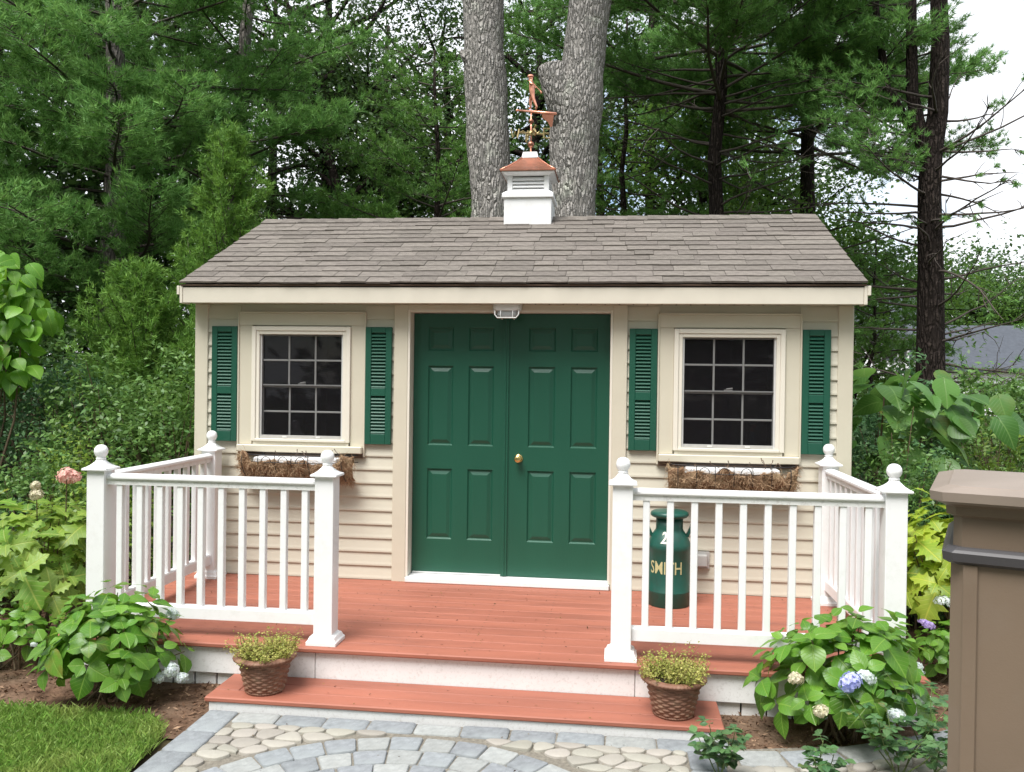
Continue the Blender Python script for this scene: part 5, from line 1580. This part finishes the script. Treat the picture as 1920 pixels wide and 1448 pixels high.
decid('far dark tree beyond the garage ridge', (30, 62.0), 8.5, .4, 1.0, 7, 34, 54, leaf=.35, per=30, sig=1.0)
decid('far tree behind the white house', (19, 66.0), 8.0, .4, 1.0, 7, 34, 55, leaf=.35, per=30, sig=1.0)
decid('small tree beside the white house', (7.0, 30.0), 6.5, .2, .5, 2.4, 26, 56, mt='midleaf', leaf=.17, per=28, sig=.45)
for i, (x, y, hh, lb) in enumerate(((-13.5, 18, 13, 'deep wood tree farthest along the wood edge'), (-9, 17, 13, 'deep wood tree behind the leaning pine'), (-6.5, 20, 13, 'deep wood tree behind the bare branch'), (-16, 12, 12, 'wood edge tree beyond the heart leaved tree'), (.2, 20, 12, 'deep wood tree between the two oak trunks'), (4.5, 20, 12, 'deep wood tree behind the slim pine'), (-10.5, 8, 8, 'leafy wood edge tree under the white pines'))):
    decid(lb, (x, y), hh, .25, 1.0, 4.4, 30, 140 + i, leaf=.19, per=24, sig=.42, zmax=10)
# long bare branch of the leaning pine
b = MB(); r_ = random.Random(5)
bp_ = [(-6.4, 7.4, 6.35), (-6.0, 7.4, 6.85), (-5.6, 7.4, 7.0), (-5.0, 7.4, 7.02), (-4.55, 7.4, 6.93), (-4.3, 7.4, 6.80), (-4.12, 7.4, 6.74)]
b.tube(bp_, taper(.05, .022, 7), 7)
b.tube([(-4.35, 7.4, 6.82), (-4.2, 7.35, 6.98), (-3.95, 7.3, 7.06), (-3.7, 7.3, 6.9), (-3.5, 7.3, 6.6)], taper(.022, .006, 5), 5)
b.tube([(-4.6, 7.4, 6.95), (-4.66, 7.4, 7.2), (-4.72, 7.4, 7.45)], taper(.014, .005, 3), 5)
b.tube([(-3.95, 7.3, 7.06), (-4.1, 7.25, 7.2), (-4.2, 7.2, 7.25)], taper(.01, .004, 3), 5)
b.obj('bare_branch', M['greybark'], leaner)

# ---- shrub masses, left of the shed
SH = 'shrubs beside the shed'
shrub('dense small leaved shrub touching the shed corner', (-3.15, .9), .75, .8, 1.75, 330, 61, leaf=.055)
shrub('pale flowering shrub with tiny white spikes behind the railing', (-4.0, 1.2), .8, .7, 1.75, 330, 62, mt='shrubleaf', leaf=.06)
shrub('bushy green shrub under the junipers', (-4.9, 1.6), .9, .8, 1.85, 330, 63, mt='shrubdark', leaf=.055)
shrub('low bright shrub behind the oakleaf hydrangea', (-3.9, -.1), .75, .6, 1.05, 280, 64, mt='shrubleaf', leaf=.05)
shrub('blue green low shrub near the lawn bed', (-4.5, -.5), .75, .6, 1.0, 260, 65, mt='shrubdark', leaf=.05)
shrub('yellow green shrub behind the corner post of the railing', (-3.2, -.05), .5, .5, .95, 220, 66, mt='shrubyel', leaf=.05)
shrub('tall dark shrub under the heart leaved climber', (-5.6, .6), .85, .8, 1.75, 300, 67, mt='shrubdark', leaf=.06)
shrub('dark understorey bush beneath the white pine', (-6.4, 3.2), 1.4, 1.2, 2.5, 360, 68, mt='darkleaf', leaf=.08, sig=.09)
shrub('dark understorey bush behind the junipers', (-4.6, 4.6), 1.4, 1.2, 2.6, 360, 69, mt='darkleaf', leaf=.08, sig=.09)
shrub('dark undergrowth bush at the wood edge', (-8.6, 3.0), 1.5, 1.2, 2.8, 360, 70, mt='darkleaf', leaf=.08, sig=.09)
shrub('tall undergrowth bush behind the white pine trunk', (-7.4, 8.4), 2.4, 1.4, 3.6, 400, 79, mt='darkleaf', leaf=.10, sig=.14)
shrub('dark hedge bush beyond the heart leaved tree', (-11.5, 5.0), 2.2, 1.4, 3.4, 420, 84, mt='darkleaf', leaf=.11, sig=.14)
shrub('dark wood edge bush between the white pines', (-9.2, 7.5), 2.2, 1.4, 3.4, 420, 85, mt='darkleaf', leaf=.11, sig=.14)
shrub('leafy bush behind the heart leaved tree', (-6.6, 1.8), 1.0, .9, 2.1, 320, 86, mt='shrubdark', leaf=.065)
shrub('yellow flowering wisp of shrub beside the corner post', (-3.75, .35), .28, .25, 1.15, 110, 71, mt='shrubyel', leaf=.04)
# ---- right of the shed
shrub('ferny green shrub against the end wall of the shed', (2.95, .35), .38, .45, 1.35, 240, 72, mt='shrubleaf', leaf=.045, asp=.4)
shrub('broad green shrub in front of the garage', (4.6, 2.6), 1.0, .8, 1.75, 360, 73, mt='shrubleaf', leaf=.07)
shrub('leafy bush at the yard edge near the garage', (6.1, 3.2), 1.1, .9, 1.8, 340, 74, mt='shrubleaf', leaf=.07)
shrub('bright arching shrub behind the brown pillar', (4.1, 1.2), .85, .6, 1.25, 320, 75, mt='shrubyel', leaf=.055, asp=.35)
shrub('dark peony like clump behind the pillar', (3.35, .45), .55, .4, .95, 260, 76, mt='shrubdark', leaf=.09, asp=.3)
shrub('green shrub beyond the big leaved shrub', (3.5, 2.6), .8, .7, 1.7, 280, 77, mt='shrubdark', leaf=.07)
shrub('low bush behind the pillar cap', (4.9, .9), .7, .6, 1.0, 260, 78, mt='shrubleaf', leaf=.06)
shrub('woodland bush hiding the foot of the forked pine', (6.6, 5.8), 1.3, 1.0, 1.9, 300, 80, mt='shrubleaf', leaf=.07, sig=.08)
shrub('far hedge bush before the garage wall', (14.5, 26), 3.0, 1.2, 2.0, 260, 81, mt='midleaf', leaf=.16, sig=.2)
shrub('far hedge bush before the white house', (9.8, 24), 2.6, 1.2, 1.9, 260, 82, mt='midleaf', leaf=.16, sig=.2)
shrub('dark bush behind the shed end wall', (3.4, 4.6), 1.0, 1.0, 1.7, 260, 83, mt='darkleaf', leaf=.08, sig=.09)

# ------------------------------------------------------------------ plants with leaves one can pick apart
def leafmesh(name, prof, mt, cord=0., fold=.12, droop=.25, wave=.0, seed=0):
    r = random.Random(seed); v = []; f = []
    cols = (-1, -.5, 0, .5, 1)
    for t, w_ in prof:
        for s in cols:
            x = s * w_
            y = t - cord * (1 - t) ** 2 * abs(s) ** 1.4
            z = -droop * t * t + fold * abs(x) * (1 - .5 * abs(s)) + wave * math.sin(t * 9 + s * 3 + seed) * abs(s)
            v.append((x, y, z))
    n = len(cols)
    for i in range(len(prof) - 1):
        for k in range(n - 1):
            f.append((i * n + k, i * n + k + 1, (i + 1) * n + k + 1, (i + 1) * n + k))
    return mesh(name, v, f, mt, True)
OV = [(0, .01), (.10, .22), (.28, .37), (.48, .40), (.66, .33), (.82, .19), (.93, .07), (1, .004)]
HT = [(0, .02), (.06, .30), (.18, .45), (.35, .50), (.55, .42), (.75, .25), (.9, .10), (1, .004)]
LB = [(0, .02), (.10, .16), (.20, .34), (.27, .20), (.36, .24), (.48, .47), (.56, .22), (.64, .24), (.74, .34), (.80, .16), (.90, .11), (1, .005)]
def variants(name, prof, mt, **k): return [leafmesh(name, prof, M[mt], droop=d_, fold=f_, wave=.02, seed=i, **k) for i, (d_, f_) in enumerate(((.12, .30), (.30, .2), (.48, .12)))]
HYD = variants('leaf', OV, 'hydleaf'); OAK = variants('leaf', LB, 'oakleaf'); OAKY = variants('leaf', LB, 'oakleafy')
HEART = variants('leaf', HT, 'heart', cord=.30); BIG = variants('leaf', HT, 'bigleaf', cord=.22); ROSE = variants('leaf', OV, 'roseleaf')
def put_leaf(parent, meshes, p, T, N, size, r):
    T = Vector(T).normalized(); N = Vector(N); N = (N - T * N.dot(T))
    if N.length < 1e-4: N = T.orthogonal()
    N.normalize(); X = T.cross(N)
    o = bpy.data.objects.new('leaf', r.choice(meshes)); COL.objects.link(o); o.parent = parent
    mt_ = Matrix((X, T, N)).transposed().to_4x4(); mt_.translation = Vector(p) - WL[parent]
    o.matrix_basis = mt_ @ Matrix.Diagonal((size * r.uniform(.88, 1.12), size, size, 1))
    return o
def floret_mesh(name, mt, R, n, seed, flat=1., petal=.011):
    rs = np.random.RandomState(seed)
    i = np.arange(n) + .5
    ph = np.arccos(1 - 1.75 * i / n); th = math.pi * (1 + 5 ** .5) * i
    Nn = np.stack([np.cos(th) * np.sin(ph), np.sin(th) * np.sin(ph), np.cos(ph)], 1)
    P = Nn * R * np.array([1, 1, flat]) * rs.uniform(.72, 1.12, (n, 1))
    V = []; F = []; c = 0; Rn = []
    for k in range(4):
        T = unit(rs.normal(0, .15, P.shape) + np.cross(Nn, [math.cos(.3), math.sin(.3), .2]))
        S2 = np.cross(Nn, T); a = k * math.pi / 2 + rs.uniform(0, .4)
        Tk = T * math.cos(a) + S2 * math.sin(a)
        v, f = leaf_quads(P, unit(Nn + rs.normal(0, .2, P.shape)), Tk, np.full(n, petal), np.full(n, petal * .95), rs, .05)
        V.append(v); F.append(f + c); c += len(v); Rn.append(np.clip(rs.rand(n), 0, 1))
    return attr_mesh(name, np.concatenate(V), np.concatenate(F), M[mt], np.concatenate(Rn))
FL = {k: floret_mesh('flower_head', m_, R_, n_, s_, fl_, pt_) for k, (m_, R_, n_, s_, fl_, pt_) in dict(blue=('fblue', .054, 64, 1, .8, .019), white=('fwhite', .052, 50, 2, .75, .019), cream=('fcream', .046, 46, 3, .8, .018),
      pink=('fpink', .05, 46, 4, 1.0, .022), purple=('fpurple', .055, 40, 5, .35, .016), lace=('fwhite', .06, 40, 6, .35, .015)).items()}
def flower(parent, kind, p, s=1., r=rng):
    o = bpy.data.objects.new('flower_head', FL[kind]); COL.objects.link(o); o.parent = parent
    o.location = Vector(p) - WL[parent]; o.rotation_euler = (r.uniform(.2, .9), r.uniform(-.3, .3), r.uniform(0, 6)); o.scale = (s, s, s)
def stemtube(parent, pts, r0, r1, mt='stem'):
    b = MB(); b.tube(pts, taper(r0, r1, len(pts)), 5, False); b.obj('stem', M[mt], parent, smooth=True)
def rosette_bush(name, label, cat, base, rx, ry, h, nshoot, meshes, size, seed, low=.12, pairs=3, facing=None):
    r = random.Random(seed); t = thing(name, label, cat, (base[0], base[1], G)); O = WL[t]
    n = 0
    for i in range(nshoot):
        u = (i + .5) / nshoot; el = math.asin(min(1, max(-.12, 1 - 1.1 * u))); az = i * 2.39996 + r.uniform(-.3, .3)
        d = Vector((math.cos(az) * math.cos(el), math.sin(az) * math.cos(el), math.sin(el)))
        q = r.uniform(.66, 1.14)
        p = O + Vector((d.x * rx * q, d.y * ry * q, h * (low + .25) + d.z * h * (.75 - low) * q))
        ax = (d + Vector((0, 0, .75)) + vrand(r, .12)).normalized()
        a0 = r.uniform(0, 3.14); e1 = ax.orthogonal().normalized(); e2 = ax.cross(e1)
        for k in range(pairs):
            pk = p - ax * (.035 * k); aa = a0 + k * math.pi / 2
            for s in (0, math.pi):
                if n >= 295: break
                rd = e1 * math.cos(aa + s) + e2 * math.sin(aa + s)
                T = rd + ax * (.55 - .32 * k) + Vector((0, 0, -.12 * k)) + vrand(r, .12)
                sz = size * (.52 + .27 * k) * r.uniform(.68, 1.2)
                put_leaf(t, meshes, pk + rd * .01, T, ax + vrand(r, .15), sz, r); n += 1
        if i % 3 == 0:
            stemtube(t, [O + Vector((r.gauss(0, .05), r.gauss(0, .05), -.01)), O.lerp(p, .55) + Vector((0, 0, .04)), p - ax * .02], .007, .003)
    return t
hl = rosette_bush('hydrangea_bush', 'rounded green hydrangea with two white flower heads at the lawn edge', 'hydrangea', (-1.98, -1.93), .37, .33, .64, 48, HYD, .135, 91)
for p, s in (((-1.70, -1.78, .19), .75), ((-1.60, -1.98, -.06), .8), ((-1.55, -1.95, -.11), .7), ((-1.66, -2.0, -.10), .6)): flower(hl, 'white', p, s)
hr = rosette_bush('hydrangea_bush', 'hydrangea with a blue flower head beside the step', 'hydrangea', (1.99, -1.83), .40, .34, .68, 48, HYD, .14, 92)
for p, k, s in (((1.935, -2.16, .132), 'blue', 1.), ((2.01, -2.15, .158), 'white', .85), ((2.32, -1.88, .125), 'white', .9), ((2.345, -1.95, -.005), 'white', .85), ((2.14, -2.19, .0), 'white', .8), ((1.80, -2.17, -.01), 'cream', .8), ((1.70, -2.08, .11), 'cream', .8), ((2.25, -1.95, .03), 'cream', .6), ((2.24, -1.75, .22), 'white', .8)): flower(hr, k, p, s)
ol = rosette_bush('oakleaf_hydrangea', 'oakleaf hydrangea with faded pink blooms behind the corner post', 'hydrangea', (-2.98, -1.15), .48, .40, 1.02, 34, OAK, .20, 93, low=.2)
for p, k, s in (((-2.76, -1.2, .885), 'pink', 1.05), ((-2.72, -1.18, .875), 'pink', .8), ((-2.90, -1.3, .776), 'cream', .9), ((-2.91, -1.3, .83), 'cream', .7)): flower(ol, k, p, s)
stemtube(ol, [(-2.85, -1.1, .3), (-2.8, -1.15, .6), (-2.76, -1.2, .87)], .006, .003); stemtube(ol, [(-2.95, -1.15, .3), (-2.93, -1.25, .55), (-2.9, -1.3, .77)], .006, .003)
ll = rosette_bush('hydrangea_bush', 'small hydrangea with pale blue specks beneath the oakleaf one', 'hydrangea', (-2.92, -1.55), .42, .26, .42, 30, HYD, .10, 94)
for p, s in (((-3.06, -1.72, -.01), .55), ((-3.0, -1.75, .01), .5), ((-2.62, -1.7, -.06), .35)): flower(ll, 'white', p, s)
orr = rosette_bush('oakleaf_hydrangea', 'yellow green oakleaf hydrangea between corner post and brown pillar', 'hydrangea', (3.0, -.45), .36, .32, 1.06, 34, OAKY, .19, 95, low=.25)
lc = rosette_bush('lacecap_hydrangea', 'lacecap hydrangea with purple flowers beneath the yellow green shrub', 'hydrangea', (2.88, -.82), .28, .2, .40, 22, HYD, .09, 96)
for p, k, s in (((2.72, -.9, .09), 'purple', .9), ((2.86, -1.05, .0), 'purple', 1.), ((2.93, -.8, .2), 'lace', 1.1), ((2.84, -.8, .22), 'lace', .8), ((2.9, -.95, .05), 'purple', .7)): flower(lc, k, p, s)
# climber with heart leaves at the left edge
def hanging(name, label, cat, base, spots, meshes, size, seed, n, droop=.9):
    r = random.Random(seed); t = thing(name, label, cat, (base[0], base[1], G)); O = WL[t]
    k = 0
    for (c, rad_, m) in spots:
        c = Vector(c)
        stemtube(t, [O, O.lerp(c, .5) + vrand(r, .1) + Vector((0, 0, .15)), c], .016, .006)
        for i in range(m):
            if k >= n: break
            d = vrand(r, 1).normalized(); p = c + Vector((d.x * rad_[0], d.y * rad_[1], d.z * rad_[2])) * r.uniform(.45, 1)
            out_ = Vector((d.x, d.y - .35, 0)).normalized()
            T = out_ * .75 + Vector((0, 0, -droop * r.uniform(.4, 1.2))) + vrand(r, .25)
            N = out_ * .6 + Vector((0, -.25, .75)) + vrand(r, .4)
            put_leaf(t, meshes, p, T, N, size * r.uniform(.7, 1.2), r); k += 1
    return t
hanging('heart_leaf_tree', 'young tree with bright lime heart shaped leaves at the wood edge', 'tree', (-5.2, .95),
        [((-4.95, 1.0, 2.45), (.36, .35, .25), 60), ((-4.72, 1.0, 2.1), (.34, .3, .3), 62), ((-5.1, .95, 1.95), (.36, .3, .35), 62), ((-4.8, .9, 1.65), (.3, .3, .25), 52), ((-5.4, 1.0, 2.45), (.3, .3, .3), 32), ((-5.3, .9, 1.6), (.3, .3, .3), 30)], HEART, .135, 97, 298)
hanging('big_leaf_shrub', 'shrub with very large drooping catalpa like leaves beside the shed wall', 'shrub', (3.25, 1.0),
        [((3.0, .95, 1.5), (.38, .35, .22), 16), ((3.4, 1.05, 1.45), (.42, .35, .25), 18), ((2.95, .9, 1.1), (.35, .3, .3), 14), ((3.35, .9, 1.0), (.4, .32, .3), 15), ((2.9, .8, .75), (.3, .25, .2), 10), ((3.8, 1.2, 1.35), (.35, .3, .28), 12)], BIG, .225, 98, 200, .5)
# rose sprigs in front
def rose(label, base, h, seed, nst=4, sp=.12):
    r = random.Random(seed); t = thing('rose_bush', label, 'rose', (base[0], base[1], G)); O = WL[t]
    for i in range(nst):
        d = Vector((r.gauss(0, .45), r.gauss(0, .3), 1)).normalized(); L = h * r.uniform(.7, 1.1)
        pts = polyl(r, O, d, L, 6, .10); stemtube(t, pts, .0035, .0018, 'stemgreen')
        for k in range(7):
            p, dd = along(pts, .3 + .7 * (k + .5) / 7); az = k * 2.4 + r.uniform(-.4, .4)
            out_ = Vector((math.cos(az), math.sin(az), .35)).normalized(); pet = .05 * r.uniform(.8, 1.3)
            stemtube(t, [p, p + out_ * pet], .0013, .001, 'stemgreen')
            sd_ = out_.cross(Vector((0, 0, 1))).normalized()
            for q, (tt, ss) in enumerate(((1, 0), (.85, 1), (.85, -1), (.45, 1), (.45, -1))):
                put_leaf(t, ROSE, p + out_ * pet * tt, out_ * (1 if ss == 0 else .45) + sd_ * ss * .9 + vrand(r, .15), Vector((0, 0, 1)) + vrand(r, .25), .042 * r.uniform(.8, 1.2), r)
rose('rose sprig growing at the corner of the patio near the step', (1.30, -2.42), .26, 101, 4)
rose('thin rose sprig in front of the stone edging', (1.72, -2.50), .24, 102, 3)
rose('rose bush beside the brown pillar and the hydrangea', (2.12, -2.30), .42, 103, 6)
rose('taller rose spray close to the brown pillar', (2.30, -2.22), .48, 104, 5)

# ---- unseen trees added behind and beside the viewer to block low sky light
for i, (x, y, hh, lb) in enumerate(((-13, -17, 11, 'added sky blocking tree past the far lawn corner'), (-5, -20, 12, 'added sky blocking tree facing the shed'), (4, -20, 12, 'tall added sky blocking tree facing the brown pillar'), (13, -17, 11, 'added sky blocking tree behind the viewer on the pillar side'), (-17, -7, 10, 'added sky blocking tree beyond the open side of the lawn'), (17, -6, 10, 'added sky blocking tree at the neighbouring side of the yard'))):
    decid(lb, (x, y), hh, .3, 1.0, 5.0, 34, 120 + i, mt='midleaf', leaf=.5, per=12, sig=.6, bark='pinebark')
